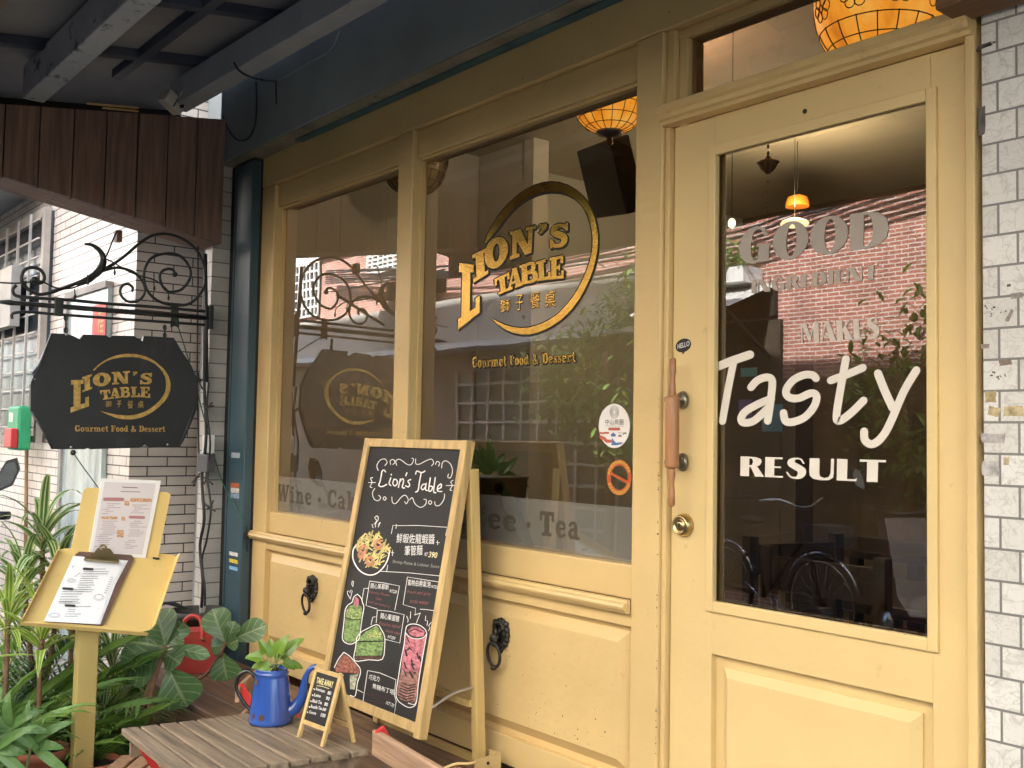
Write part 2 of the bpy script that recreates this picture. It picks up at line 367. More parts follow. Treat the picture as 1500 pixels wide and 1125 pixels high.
    if c == 's': return .54, rib([(.45,.5),(.38,.61),(.22,.6),(.14,.48),(.27,.37),(.4,.27),(.4,.12),(.27,.05),(.1,.08),(.07,.2)], [.1,.11,.13,.17,.18,.18,.17,.13,.11,.1])
    if c == 'f': return .5, [R(.12,0,.32,.86), R(0,.56,.46,.68), R(0,0,.44,.11)] + rib([(.22,.82),(.3,.96),(.48,.92)], .15)
    if c == 'k': return .78, [R(.1,0,.3,1), R(0,.88,.3,1), R(0,0,.38,.11), [[(.28,.3),(.28,.42),(.5,.68),(.66,.68)]], [[(.32,.42),(.48,.5),(.74,0),(.52,0)]], R(.42,.58,.74,.68), R(.44,0,.8,.1)]
    if c == 'h': return .8, [R(.1,0,.3,1), R(.48,0,.68,.5), R(0,.88,.3,1), R(0,0,.38,.11), R(.42,0,.8,.11)] + rib([(.25,.48),(.38,.6),(.52,.6),(.58,.45)], .15)
    if c == '&': return .9, rib([(.85,.42),(.62,.14),(.4,.03),(.18,.08),(.1,.26),(.24,.46),(.46,.64),(.44,.86),(.3,.92),(.2,.8),(.28,.6),(.56,.26),(.82,.02)], [.1,.14,.15,.2,.22,.16,.14,.14,.12,.15,.2,.24,.22])
    if c == '·': return .3, [[ell(.15,.36,.12,.13,14)]]
    return .36, []
def fat(c):
    R = rect
    if c == 'I': return .3, [R(0,0,.3,1)]
    if c == 'L': return .62, [R(0,0,.32,1), R(0,0,.6,.09), [[(.6,0),(.62,.16),(.56,.09),(.5,.0)]]]
    if c == 'E': return .64, [R(0,0,.32,1), R(0,.91,.6,1), R(0,0,.62,.09), R(.3,.47,.54,.55)]
    if c == 'T': return .76, [R(0,.9,.76,1), R(.22,0,.54,1)]
    if c == 'U': return .8, [R(0,.3,.32,1), R(.68,.3,.78,1), [[(0,.32),(.32,.32),(.34,.16),(.48,.08),(.62,.14),(.68,.32),(.78,.32),(.76,.12),(.62,-.01),(.36,-.03),(.12,.03),(.02,.16)]]]
    if c == 'O': return .92, [[ell(.46,.5,.46,.53), ell(.49,.5,.13,.45)]]
    if c == 'D': return .88, [[[(0,0),(0,1),(.4,1),(.66,.94),(.83,.76),(.88,.5),(.83,.24),(.66,.06),(.4,0)], [(.32,.08),(.42,.08),(.5,.2),(.54,.5),(.5,.8),(.42,.92),(.32,.92)]]]
    if c == 'G': return .9, [[[(.8,.74),(.7,.94),(.48,1.03),(.26,.98),(.08,.8),(0,.5),(.08,.2),(.26,.02),(.48,-.03),(.66,.04),(.66,.44),(.9,.44),(.9,.5),(.5,.5),(.5,.44),(.58,.44),(.56,.08),(.46,.06),(.38,.2),(.34,.5),(.38,.8),(.48,.94),(.6,.92),(.7,.72)]], R(.58,0,.86,.5)]
    if c == 'R': return .82, [R(0,0,.32,1), [[(.3,.47),(.3,.56),(.42,.58),(.46,.74),(.42,.9),(.3,.92),(.3,1),(.56,.98),(.74,.88),(.76,.74),(.7,.58),(.56,.49)]], [[(.36,.52),(.6,.52),(.86,0),(.54,0)]]]
    if c == 'N': return .86, [R(0,0,.09,1), R(.77,0,.86,1), [[(0,1),(.34,1),(.86,0),(.52,0)]]]
    if c == 'M': return 1.06, [R(0,0,.09,1), R(.74,0,1.06,1), [[(0,1),(.32,1),(.62,.12),(.44,.12)]], [[(.76,1),(.84,1),(.56,.12),(.48,.12)]]]
    if c == 'A': return .9, [[[(.3,1),(.56,1),(.9,0),(.56,0)]], [[(.33,1),(.42,1),(.1,0),(0,0)]], R(.16,.24,.66,.32)]
    if c == 'K': return .86, [R(0,0,.32,1), [[(.3,.42),(.3,.52),(.7,1),(.8,1)]], [[(.32,.5),(.52,.68),(.88,0),(.54,0)]]]
    if c == 'S': return .72, rib([(.6,.72),(.5,.93),(.33,.96),(.2,.86),(.2,.7),(.36,.56),(.52,.42),(.54,.24),(.46,.08),(.32,.03),(.16,.08),(.04,.3)], [.05,.07,.09,.22,.28,.3,.3,.27,.2,.09,.07,.05])
    return .3, []
def quadmap(bl, br, tr, tl):
    def f(u, v):
        return ((bl[0]*(1-u)+br[0]*u)*(1-v)+(tl[0]*(1-u)+tr[0]*u)*v, (bl[1]*(1-u)+br[1]*u)*(1-v)+(tl[1]*(1-u)+tr[1]*u)*v)
    return f
def glyph_polys(font, c, fmap):
    W, polys = font(c)
    return [[[fmap(x/W, y) for x, y in loop] for loop in g] for g in polys]
def text_polys(font, s, gap=.1):
    """polygons in a box: x in [0,W], y in [0,1]"""
    x = 0; out = []
    for c in s:
        W, polys = font(c)
        out += [[[(x+a, b) for a, b in loop] for loop in g] for g in polys]; x += W+gap
    return x-gap, out
def line_on(mb, font, s, bl, br, tl, tr, fn, gap=.1, off=Vector((0,0,0))):
    """a line of lettering whose box corners are given in photo pixels, on the surface fn"""
    W, P = text_polys(font, s, gap); B, Rr, T, L = fn(*bl), fn(*br), fn(*tr), fn(*tl)
    k = 0
    for g in P:
        k += 1
        mb.poly([[((B*(1-x/W)+Rr*(x/W))*(1-y)+(L*(1-x/W)+T*(x/W))*y)+off*(1+.02*k) for x, y in loop] for loop in g])
_tcache = {}
def font_tris(s, shear=0.0, bold=0.0):
    key = (s, shear, bold)
    if key in _tcache: return _tcache[key]
    cu = bpy.data.curves.new('t', 'FONT'); cu.body = s; cu.shear = shear; cu.offset = bold; cu.resolution_u = 2
    o = bpy.data.objects.new('t', cu); COL.objects.link(o)
    dg = bpy.context.evaluated_depsgraph_get(); dg.update()
    me = bpy.data.meshes.new_from_object(o.evaluated_get(dg))
    vs_ = [tuple(v.co) for v in me.vertices]; fs = [tuple(p.vertices) for p in me.polygons]
    bpy.data.objects.remove(o); bpy.data.curves.remove(cu); bpy.data.meshes.remove(me)
    _tcache[key] = (vs_, fs); return vs_, fs
def text_on(mb, s, bl, br, tl, fn, shear=0.0, bold=0.0, off=Vector((0,0,0))):
    """printed or hand-lettered text; bl, br, tl = box corners in photo pixels"""
    vs_, fs = font_tris(s, shear, bold)
    if not vs_: return
    x0 = min(v[0] for v in vs_); x1 = max(v[0] for v in vs_); y0 = min(v[1] for v in vs_); y1 = max(v[1] for v in vs_)
    B, Rr, T = fn(*bl), fn(*br), fn(*tl)
    bv = [mb.bm.verts.new(B+(Rr-B)*((v[0]-x0)/(x1-x0))+(T-B)*((v[1]-y0)/max(1e-6, y1-y0))+off) for v in vs_]
    for f in fs:
        try: mb.bm.faces.new([bv[i] for i in f])
        except ValueError: pass
def frame_fn(o, ux, uz):
    """surface map in metres: (a, b) -> o + ux*a + uz*b"""
    o = Vector(o); ux = Vector(ux); uz = Vector(uz)
    return lambda a, b: o+ux*a+uz*b
# ------------------------------------------------------------------ palette
YEL = M('yellow_paint', (.645,.46,.205), .42, .09, 2.2, .16, 35, dirt=.42, dirtcol=(.3,.19,.08), dirt_thr=.665, dscale=14)
YEL_D = M('yellow_door_paint', (.7,.52,.24), .4, .075, 1.8, .14, 30, dirt=.35, dirtcol=(.34,.22,.09), dirt_thr=.68, dscale=16)
FASCIA = M('fascia_paint', (.29,.325,.34), .55, .25, 1.5, .12, 12, dirt=.5, dirtcol=(.06,.045,.035), dirt_thr=.66, dscale=6)
SOFFIT = M('soffit_board', (.3,.27,.21), .7, .3, 5, .3, 40, dirt=.8, dirtcol=(.05,.035,.02), dirt_thr=.6, dscale=5)
TEAL = M('teal_paint', (.05,.12,.14), .45, .25, 6, .2, 30, dirt=.5, dirtcol=(.3,.3,.27), dirt_thr=.7, dscale=8)
BLUE = M('blue_steel', (.04,.08,.1), .42, .2, 2, .08, 25, dirt=.3, dirtcol=(.1,.07,.05), dirt_thr=.71, dscale=11)
DARK = M('dark_gap', (.02,.017,.014), .8, .2)
BLK = M('black_iron', (.022,.024,.024), .45, .25, 20, .2, 90)
IRON = M('cast_iron', (.045,.04,.032), .5, .3, 25, .3, 120, metal=.5)
PEW = M('old_pewter', (.3,.27,.2), .35, .2, 20, .1, metal=.8)
BRASS = M('brass', (.55,.42,.2), .28, .2, 8, .05, 60, metal=1)
GOLD = M('gold_leaf', (.85,.56,.13), .14, .12, 30, .12, 160, metal=1)
GOLDP = M('gold_paint', (.5,.33,.1), .42, .3, 60, .2, 200, metal=.55)
BEIGE = M('beige_vinyl', (.72,.66,.56), .5, .03, 3, 0)
BROWNTXT = M('letter_shadow', (.012,.01,.006), .5, .1, 3, 0)
GLASS = glass('window_glass'); GLASSD = glass('door_glass')
FROST = glass('frosted_film', frost=.27)
PINE = wood('pine', (.58,.395,.165), 'Z', .5, .2)
PINE_Y = wood('pine_gold', (.6,.42,.16), 'Z', .45, .14)
DECK = wood('deck_wood', (.17,.1,.06), 'X', .5, .35, dirt=.5)
TABLEW = wood('weathered_slat', (.34,.24,.155), 'X', .62, .3, dirt=.4)
CHAIRW = wood('chair_wood', (.4,.25,.15), 'X', .55, .25)
RED = M('red_enamel', (.55,.035,.03), .35, .12, 6, .05)
SLATE = M('chalkboard', (.02,.019,.018), .6, .3, 3, .04, 60)
CHALK = M('chalk_white', (.82,.8,.76), .9, .12, 80, 0)
ASPH = M('street_concrete', (.15,.147,.14), .85, .25, 1.2, .5, 40, dirt=.5, dirtcol=(.06,.055,.05), dirt_thr=.6, dscale=2)
TILEW = brickwall('white_tile_pier', (.72,.7,.65), (.6,.58,.53), (.2,.19,.175), .077, .0632, .0026, 'x', .42, veins=.6, bump=.5, wear=.55, vary=.05, shift=(.0055,.0212))
TILEN = brickwall('pink_white_tile', (.8,.73,.66), (.74,.66,.6), (.06,.05,.045), .207, .0505, .0034, 'x', .3, bump=.5, vary=.1)  # light put into the colour: street face paler than the same side tiles
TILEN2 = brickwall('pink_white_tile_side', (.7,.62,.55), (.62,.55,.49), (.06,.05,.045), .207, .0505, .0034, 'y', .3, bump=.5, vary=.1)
BRICK = brickwall('red_brick', (.5,.19,.14), (.38,.14,.105), (.7,.63,.56), .11, .034, .0048, 'x', .8, vary=.16)
CREAM = M('cream_plaster', (.55,.47,.33), .8, .06, 2, .05)

# ------------------------------------------------------------------ ground
m = MB(); m.face([(-40,-30,0),(30,-30,0),(30,20,0),(-40,20,0)]); struct(m.build('street', ASPH))
m = MB(); m.box(-9, -4.5, -.62, 3, .002, .13, bev=.01); struct(m.build('pavement', M('concrete_ledge', (.38,.36,.33), .85, .25, 3, .5, 30, dirt=.6, dirtcol=(.12,.11,.09), dirt_thr=.58, dscale=5)))

# ------------------------------------------------------------------ shop front
SF = thing('shop_front', 'yellow painted wooden cafe front with two big windows and a glazed door', 'shop front', (-2.6, 0, 0))
def moulding(mb, prof, x0, x1):
    a = [Vector((x0, y, z)) for y, z in prof]; mb.prism(a, (x1-x0, 0, 0))
GY = .06
m = MB()
m.box(-4.36, -1.0, 0, .12, 2.568, 2.709, bev=.004)
m.box(-4.342, -4.212, .002, .07, .43, 2.567, bev=.005)
m.box(-3.196, -3.10, .001, .07, 1.006, 2.567, bev=.005)
m.box(-3.196, -3.10, .004, .12, .43, .974, bev=.004)
m.box(-1.976, -1.876, .0005, .075, .1, 2.567, bev=.005)
m.box(-4.2115, -3.1965, .02, .12, 2.464, 2.567, bev=.004); m.box(-3.0995, -1.9765, .02, .12, 2.464, 2.567, bev=.004)
m.box(-4.2115, -3.1965, .021, .12, 1.006, 1.1, bev=.004); m.box(-3.0995, -1.9765, .021, .12, 1.006, 1.1, bev=.004)
for a, b in ((-4.2115, -3.1965), (-3.0995, -1.9765)):
    m.box(a, b, .006, .12, .934, .974, bev=.003); m.box(a, b, .007, .12, .43, .518, bev=.003)
    m.box(a, b, .03, .06, .518, .934)
    # glazing stops
    m.box(a, a+.005, .04, .058, 1.1, 2.464); m.box(b-.008, b, .035, .058, 1.1, 2.464)
    m.box(a+.006, b-.009, .036, .058, 2.455, 2.464)
# sill mouldings
for a, b in ((-4.335, -1.977),):
    moulding(m, [(-.024,.982),(-.028,.99),(-.024,.998),(-.014,1.001),(-.012,1.007),(.0015,1.009),(.0015,.972),(-.014,.972),(-.018,.978)], a, b)
m.box(-1.034, -1.013, .0008, .1, .1, 2.567, bev=.003)
moulding(m, [(-.034,2.33),(-.034,2.346),(-.028,2.35),(.03,2.352),(.03,2.3),(-.008,2.3),(-.012,2.308),(-.022,2.312),(-.024,2.324)], -1.875, -1.014)
m.box(-1.8755, -1.860, .012, .1, .1, 2.299, bev=.003)
m.box(-1.8755, -1.845, .014, .1, 2.353, 2.567, bev=.004); m.box(-1.845, -1.815, .03, .1, 2.353, 2.54, bev=.004)
m.box(-1.845, -1.035, .03, .1, 2.54, 2.567, bev=.003)
m.build('frame', YEL, SF)
# raised lower panels
def raised(mb, x0, x1, z0, z1, yo, yi, bw):
    o = [(x0,z0),(x1,z0),(x1,z1),(x0,z1)]; i = [(x0+bw,z0+bw),(x1-bw,z0+bw),(x1-bw,z1-bw),(x0+bw,z1-bw)]
    for k in range(4):
        j = (k+1) % 4
        mb.face([(o[k][0],yo,o[k][1]),(o[j][0],yo,o[j][1]),(i[j][0],yi,i[j][1]),(i[k][0],yi,i[k][1])])
        mb.face([(o[k][0],yo,o[k][1]),(o[k][0],yo+.02,o[k][1]),(o[j][0],yo+.02,o[j][1]),(o[j][0],yo,o[j][1])])
    mb.face([(a,yi,b) for a, b in i])
for a, b in ((-4.2115, -3.1965), (-3.0995, -1.9765)):
    m = MB(); raised(m, a+.022, b-.022, .535, .918, .0295, .008, .032); m.build('lower_panel', YEL, SF)
# panes
def pane(name, x0, x1, z0, z1, y, mat, par): 
    mm = MB(); mm.face([(x0,y,z0),(x1,y,z0),(x1,y,z1),(x0,y,z1)]); return mm.build(name, mat, par)
W1 = pane('window_pane', -4.207, -3.2, 1.1, 2.458, GY, GLASS, SF)
W2 = pane('window_pane', -3.096, -1.984, 1.1, 2.458, GY, GLASS, SF)
TP = pane('transom_pane', -1.82, -1.03, 2.35, 2.545, .05, GLASS, SF)
# side post and lintel
m = MB(); m.box(-4.50, -4.335, -.05, .1, .1, 2.69, bev=.004); m.box(-4.53, -4.512, -.047, .09, .1, 2.69); m.box(-4.511, -4.501, -.03, .09, .1, 2.69)
SP = m.build('side_post', BLUE, SF)
m = MB(); m.box(-4.58, -4.531, -.04, .1, .1, 2.70); m.box(-4.334, -4.343, -.01, .1, .43, 2.70); m.box(-4.53, -4.335, -.045, .09, 2.691, 2.705); m.build('post_gap_shade', DARK, SF)  # solid dark strips painted as the shade in the gaps round the post
m = MB(); m.box(-4.60, 1.6, -.1, .1, 2.712, 3.4, bev=.004); m.build('lintel_beam', FASCIA, SF)
m = MB(); m.box(-4.59, 1.6, -.098, -.001, 2.706, 2.7115); m.build('soffit_board', SOFFIT, SF)
m = MB(); m.box(-3.95, 1.6, -.042, -.003, 2.699, 2.7055, bev=.002); m.build('soffit_strip', TEAL, SF)
m = MB(); m.box(-4.6, 6.0, -.04, 6.5, 3.41, 7.3); m.build('upper_wall', M('grey_render', (.4,.38,.35), .85, .15, 1.5, .3), SF)
m = MB(); m.box(-5.24, -4.59, .101, .2, .1, 3.4); m.build('side_wall', FASCIA, SF)
# small price-tag stickers on the blue post
for (p, c) in (((345,667),(.45,.5,.52)),((344,711),(.5,.13,.05)),((344,718.5),(.62,.6,.55)),((344,726.5),(.3,.4,.55)),((342,811.5),(.7,.68,.62)),((342,822),(.65,.5,.05)),((342,832.5),(.2,.42,.65))):
    a = at(p[0]-6, p[1]-4.2, y=-.0505); b = at(p[0]+6, p[1]+4.2, y=-.0505)
    mm = MB(); mm.box(a.x, b.x, -.0506, -.0502, b.z, a.z)
    mm.build('sticker', M('sticker_paper', c, .5, .25, 90, 0), SP)
# lion head knockers
def knocker(px, py, fl=False):
    c = at(px, py, y=.008); kb = MB()
    kb.ball(c+Vector((0,.004,0)), .03, (.95,.5,1.25)); 
    for k in range(16):   # mane
        a = 2*math.pi*k/16; kb.ball(c+Vector((.032*math.cos(a), -.006, .039*math.sin(a))), .011, (1,.8,1.2), 1)
    for k in range(9):
        a = math.pi*k/8; kb.ball(c+Vector((.022*math.cos(a), -.016, .02+.016*math.sin(a))), .009, (1,.8,1), 1)
    kb.ball(c+Vector((0,-.03,-.008)), .016, (1,1.1,.8)); kb.ball(c+Vector((0,-.026,.006)), .008, (.8,1,1.6))
    for sx in (-1,1):
        kb.ball(c+Vector((sx*.011,-.02,.012)), .006); kb.ball(c+Vector((sx*.009,-.036,-.014)), .008); kb.ball(c+Vector((sx*.027,-.008,.034)), .009)
    kb.ball(c+Vector((0,-.03,-.03)), .011, (1,1,.8))
    kb.prism([c+Vector((-.022,0,-.025)), c+Vector((.022,0,-.025)), c+Vector((0,0,-.062))], (0,-.012,0))
    k = kb.build('lion_knocker', IRON, SF); rb = MB(); o = c+Vector((0,-.03,-.062))
    rb.tube([o+Vector((.031*math.sin(a), -.004*math.cos(a)-.004, .038*math.cos(a))) for a in [2*math.pi*i/28 for i in range(28)]], .0052, 8, closed=True)
    rb.ball(o+Vector((0,-.004,-.04)), .0095, (1.2,1,1)); rb.build('ring', IRON, k)
knocker(459.5, 860); knocker(736, 928)

# chips and specks in the old paint
random.seed(17); m = MB()
def chip(cx, cz, y, r):
    m.poly([[(cx+r*random.uniform(.4,1.2)*math.cos(t), y, cz+r*random.uniform(.4,1.2)*math.sin(t)) for t in (0,1.05,2.1,3.14,4.2,5.25)]])
for i in range(34):
    x = random.triangular(-2.7,-2.02,-2.1); z = random.triangular(.56,.85,.57); chip(x, z, .0076, random.uniform(.0012,.0034))
for i in range(16): chip(random.uniform(-4.1,-3.3), random.uniform(.56,.88), .0076, random.uniform(.001,.0028))
for i in range(46): chip(-1.8775+random.uniform(-.0015,.0012), random.triangular(.2,1.6,.5), .0001, random.uniform(.0012,.003))
for i in range(30): chip(random.uniform(-4.3,-1.2), random.uniform(2.575,2.7), -.0004, random.uniform(.001,.0035))
for i in range(14): chip(random.uniform(-4.33,-4.23), random.uniform(.5,2.4), .0016, random.uniform(.001,.003))
for i in range(22): chip(random.choice((-3.187,-3.11))+random.uniform(-.004,.004), random.uniform(1.1,2.5), .0006, random.uniform(.001,.003))
m.build('paint_chips', M('bare_wood_speck', (.1,.06,.03), .8, .3), SF)
# ------------------------------------------------------------------ door
DY = .03
def dX(px, py): return at(px, py, y=DY)
gx0, gx1 = -1.717, -1.123; gz0, gz1 = 1.028, 2.205
m = MB()
m.box(-1.857, gx0, DY, .075, .12, 2.298, bev=.002); m.box(gx1, -1.036, DY, .075, .12, 2.298, bev=.002)
m.box(gx0, gx1, DY+.0006, .075, gz1, 2.298); m.box(gx0, gx1, DY+.0006, .075, .905, gz0); m.box(gx0, gx1, DY+.0006, .075, .12, .26)
m.box(gx0, gx1, DY+.02, .07, .26, .905)
m.box(-1.855, -1.038, .0755, .11, 2.26, 2.345)  # hidden strip added to block light leaking over the door
DOOR = m.build('door', YEL_D, SF)
m = MB(); raised(m, gx0+.03, gx1-.03, .285, .875, DY+.014, DY-.001, .022); m.build('raised_panel', YEL_D, DOOR)
m = MB(); bwd = .02
for a in ((gx0-.016, gx0+bwd-.012, gz0-.016, gz1+.016), (gx1-bwd+.012, gx1+.016, gz0-.016, gz1+.016)): m.box(a[0], a[1], DY-.009, DY+.01, a[2], a[3], bev=.003)
m.box(gx0+bwd-.0125, gx1-bwd+.0125, DY-.0085, DY+.01, gz1-.012, gz1+.016, bev=.003); m.box(gx0+bwd-.0125, gx1-bwd+.0125, DY-.0085, DY+.01, gz0-.016, gz0+.012, bev=.003)
m.build('glass_bead', YEL_D, DOOR)
GD = DY+.016
pane('door_glass', gx0, gx1, gz0, gz1, GD, GLASSD, DOOR)
# lettering on the door glass
fn = pY(GD-.0012); OFF = Vector((0,-.0004,0))
m = MB(); line_on(m, fat, 'GOOD', (1080,388), (1302,360), (1084,336), (1302,306), fn, .04, OFF); m.build('lettering_good', M('beige_vinyl_thin', (.38,.33,.275), .6, .05, 3, 0), DOOR)
m = MB(); line_on(m, fat, 'INGREDIENT', (1101,430), (1285,409), (1101,411), (1286,387), fn, .1, OFF); m.build('lettering_ingredient', M('grey_vinyl', (.42,.36,.3), .6, .05, 3, 0), DOOR)
m = MB(); line_on(m, fat, 'MAKES', (1174,503), (1290,494), (1173,474), (1288,464), fn, .07, OFF); m.build('lettering_makes', M('beige_vinyl_mid', (.58,.5,.42), .6, .05, 3, 0), DOOR)
m = MB(); line_on(m, fat, 'RESULT', (1084.5,697), (1297,707), (1085,668.5), (1298,674), fn, .07, OFF); m.build('lettering_result', BEIGE, DOOR)
c2 = crop(1020, 440, 3.75); m = MB(); k = 0
for pts, wd in (([(112,366),(200,330),(295,298)],46),([(205,335),(172,500),(143,664)],40),
    ([(300,478),(335,440),(385,423),(416,440),(412,520),(392,662)],42),([(412,540),(335,572),(268,612),(246,650),(262,672),(318,660),(402,585)],42),
    ([(657,428),(636,410),(590,410),(530,440),(494,492),(505,530),(560,538),(628,510),(660,525),(648,580),(598,640),(530,668),(490,662),(479,618)],42),
    ([(822,322),(795,470),(770,636),(790,660),(850,618),(919,550)],43),([(738,440),(830,406),(915,370)],42),
    ([(998,402),(1032,490),(1078,590)],46),([(1209,384),(1140,500),(1062,680),(1012,760),(962,790),(926,766),(922,720)],44)):
    k += 1; f2 = pY(GD-.0012-.0003*k)
    stroke(m, [c2(p) for p in pts], wd/3.75, f2, 5 if len(pts) > 3 else 0)
m.build('lettering_tasty', BEIGE, DOOR)
# rolling pin handle, deadbolt, hello sticker
a = at(987, 524, y=-.028); b = at(982.5, 742, y=-.028); xm = (a.x+b.x)/2; m = MB()
L = a.z-b.z
prof = [(.004,0),(.0085,.006),(.0085,.05),(.0065,.1),(.0085,.135),(.0095,.175),(.008,.19),(.0155,.195),(.0168,.21),(.0168,L-.21),(.0155,L-.195),(.008,L-.19),(.0095,L-.175),(.0085,L-.135),(.0065,L-.1),(.0085,L-.05),(.0085,L-.006),(.004,L)]
kz = L/ .41 if L < .4 else 1
prof = [(r, h if kz == 1 else h) for r, h in prof]
s_ = L/.56
prof = [(.004,0),(.0088,.006*s_),(.0088,.05*s_),(.0066,.085*s_),(.0085,.11*s_),(.0095,.135*s_),(.008,.143*s_),(.0172,.147*s_),(.0182,.155*s_)]
prof = prof+[(r, L-h) for r, h in prof[::-1]]
m.lathe(prof, (xm, -.028, b.z), 20); HD = m.build('rolling_pin_handle', wood('rolling_pin_wood', (.36,.17,.07), 'Z', .4, .25), DOOR)
for py in (586, 677):
    m = MB(); c = at(1003, py, y=DY); m.lathe([(.024,0),(.024,.006),(.02,.012),(.01,.014),(.009,.05),(.006,.055)], (c.x-.004, DY, c.z), 20, (-.35,-1,0)); m.build('handle_mount', PEW, HD)
c = at(1003, 769, y=DY); m = MB(); m.lathe([(.031,0),(.031,.004),(.026,.02),(.021,.024),(.02,.018),(.012,.018),(.012,.022),(.004,.022)], (c.x, DY, c.z), 28, (0,-1,0)); DB = m.build('deadbolt', BRASS, DOOR)
m = MB(); m.box(c.x-.0012, c.x+.0012, DY-.0232, DY-.0222, c.z-.006, c.z+.006); m.build('keyhole', DARK, DB)
f1 = pY(DY-.0008); m = MB(); m.poly([[f1(1001+11.5*math.cos(t), 506-2.2*math.cos(t)+10*math.sin(t)) for t in [2*math.pi*i/24 for i in range(24)]]]); m.poly([[f1(999,514), f1(1004,514), f1(1000,520)]]); ST = m.build('hello_sticker', M('black_vinyl', (.02,.02,.02), .4), DOOR)
m = MB(); text_on(m, 'HELLO', (992.5,511.5), (1010,506.5), (992.5,504), pY(DY-.0014), bold=.01); m.build('lettering', M('white_vinyl', (.8,.8,.78), .5), ST)
# round hole left by an old latch above the glass, worn paint
m = MB(); c = at(1179,163,y=DY); m.lathe([(.006,-.001),(.006,.0012)], (c.x, DY, c.z), 12, (0,-1,0)); m.build('old_screw', DARK, DOOR)

# ------------------------------------------------------------------ gold logo (digitised once, used on the window and the hanging sign)
def logo_mesh(c, quads, ring, han, slog, fn, mat_top, par, thick, outline=None):
    """c: crop -> photo pixels"""
    ov = fn(*c((0,0)), 0); nrm = (CAM-ov).normalized()
    mg = MB(); mo = MB(); k = 0
    def put(mb, poly, d, dx=0, dy=0):
        mb.poly([[fn(*c((p[0]+dx, p[1]+dy)), d) for p in loop] for loop in poly])
    for ch, q in quads:
        fm = quadmap(*q)
        for g in glyph_polys(slab, ch, fm):
            k += 1
            if outline:
                for i, (dx, dy) in enumerate(outline): put(mo, g, thick*.3+1e-5*((k*17+i) % 60), dx, dy)
            put(mg, g, thick+1.2e-5*(k % 40))
    for g in ring:
        if outline:
            for i, (dx, dy) in enumerate(outline):
                for t in g: put(mo, [t], thick*.25+1e-5*i, dx, dy)
        for t in g: put(mg, [t], thick)
    for s, bl, br, tl in han:
        for (mb, dx, dy, d) in ([(mo, 3, 4, thick*.4), (mo, -3, 2, thick*.42)] if outline else [])+[(mg, 0, 0, thick)]:
            f = lambda px, py: fn(px, py, d)
            text_on(mb, s, c((bl[0]+dx, bl[1]+dy)), c((br[0]+dx, br[1]+dy)), c((tl[0]+dx, tl[1]+dy)), f)
    s, bl, br, tl, tr = slog
    if outline:
        for i, (dx, dy) in enumerate(outline):
            f = lambda px, py: fn(px, py, thick*.35+1e-5*i)
            line_on(mo, slab, s, *[c((p[0]+dx*.7, p[1]+dy*.7)) for p in (bl, br, tl, tr)], f, .06)
    line_on(mg, slab, s, c(bl), c(br), c(tl), c(tr), lambda px, py: fn(px, py, thick), .06)
    if outline: mo.build('logo_shadow', BROWNTXT, par)
    mg.build('gold_logo', mat_top, par)
def strip_from(outer, inner):
    n = 40
    A = smooth2(outer, 4); B = smooth2(inner, 4)
    def res(P):
        d = [0]
        for a, b in zip(P, P[1:]): d.append(d[-1]+(b-a).length)
        out = []
        for i in range(n+1):
            t = d[-1]*i/n; j = 0
            while j < len(d)-2 and d[j+1] < t: j += 1
            u = (t-d[j])/max(1e-9, d[j+1]-d[j]); out.append(tuple(P[j]*(1-u)+P[j+1]*u))
        return out
    a = res(A); b = res(B); return [[[a[i], a[i+1], b[i+1], b[i]] for i in range(n)]]
WL = [('L',((178,890),(290,800),(292,560),(185,545))),('I',((258,648),(335,600),(325,468),(252,505))),('O',((315,592),(437,545),(437,400),(315,432))),('N',((445,530),(572,488),(580,350),(445,385))),
      ("'",((588,440),(636,432),(638,340),(590,348))),('S',((650,472),(746,460),(748,336),(650,350))),('T',((375,715),(450,682),(442,592),(365,630))),('A',((428,692),(512,660),(506,555),(434,586))),
      ('B',((497,660),(592,640),(582,530),(495,560))),('L',((585,640),(657,630),(652,518),(580,540))),('E',((650,632),(723,624),(726,505),(650,520)))]
WR = strip_from([(318,442),(335,390),(370,330),(420,260),(490,195),(560,152),(640,130),(720,137),(800,180),(850,240),(885,320),(900,420),(890,520),(860,620),(810,720),(750,800),(680,860),(600,900),(530,915),(460,905),(400,875),(350,830)],
                [(325,440),(372,385),(430,308),(490,245),(560,202),(630,180),(700,180),(770,206),(825,260),(858,332),(872,420),(865,510),(835,600),(790,690),(735,765),(670,825),(600,862),(530,880),(470,878),(410,860),(350,830)])
def fnW(px, py, d): return at(px, py, y=GY-.001-d)
logo_mesh(crop(620, 230, 3.516), WL, WR, [('獅',(396,802),(444,795),(396,738)),('子',(476,792),(514,786),(476,712)),('餐',(549,782),(600,775),(549,698)),('桌',(626,776),(680,770),(626,692))],
          ('Gourmet Food & Dessert',(252,1086),(785,1054),(252,1030),(783,1000)), fnW, GOLD, W2, .0016, [(-6,0),(6,0),(0,-6),(0,6),(9,9),(5,12),(11,4)])
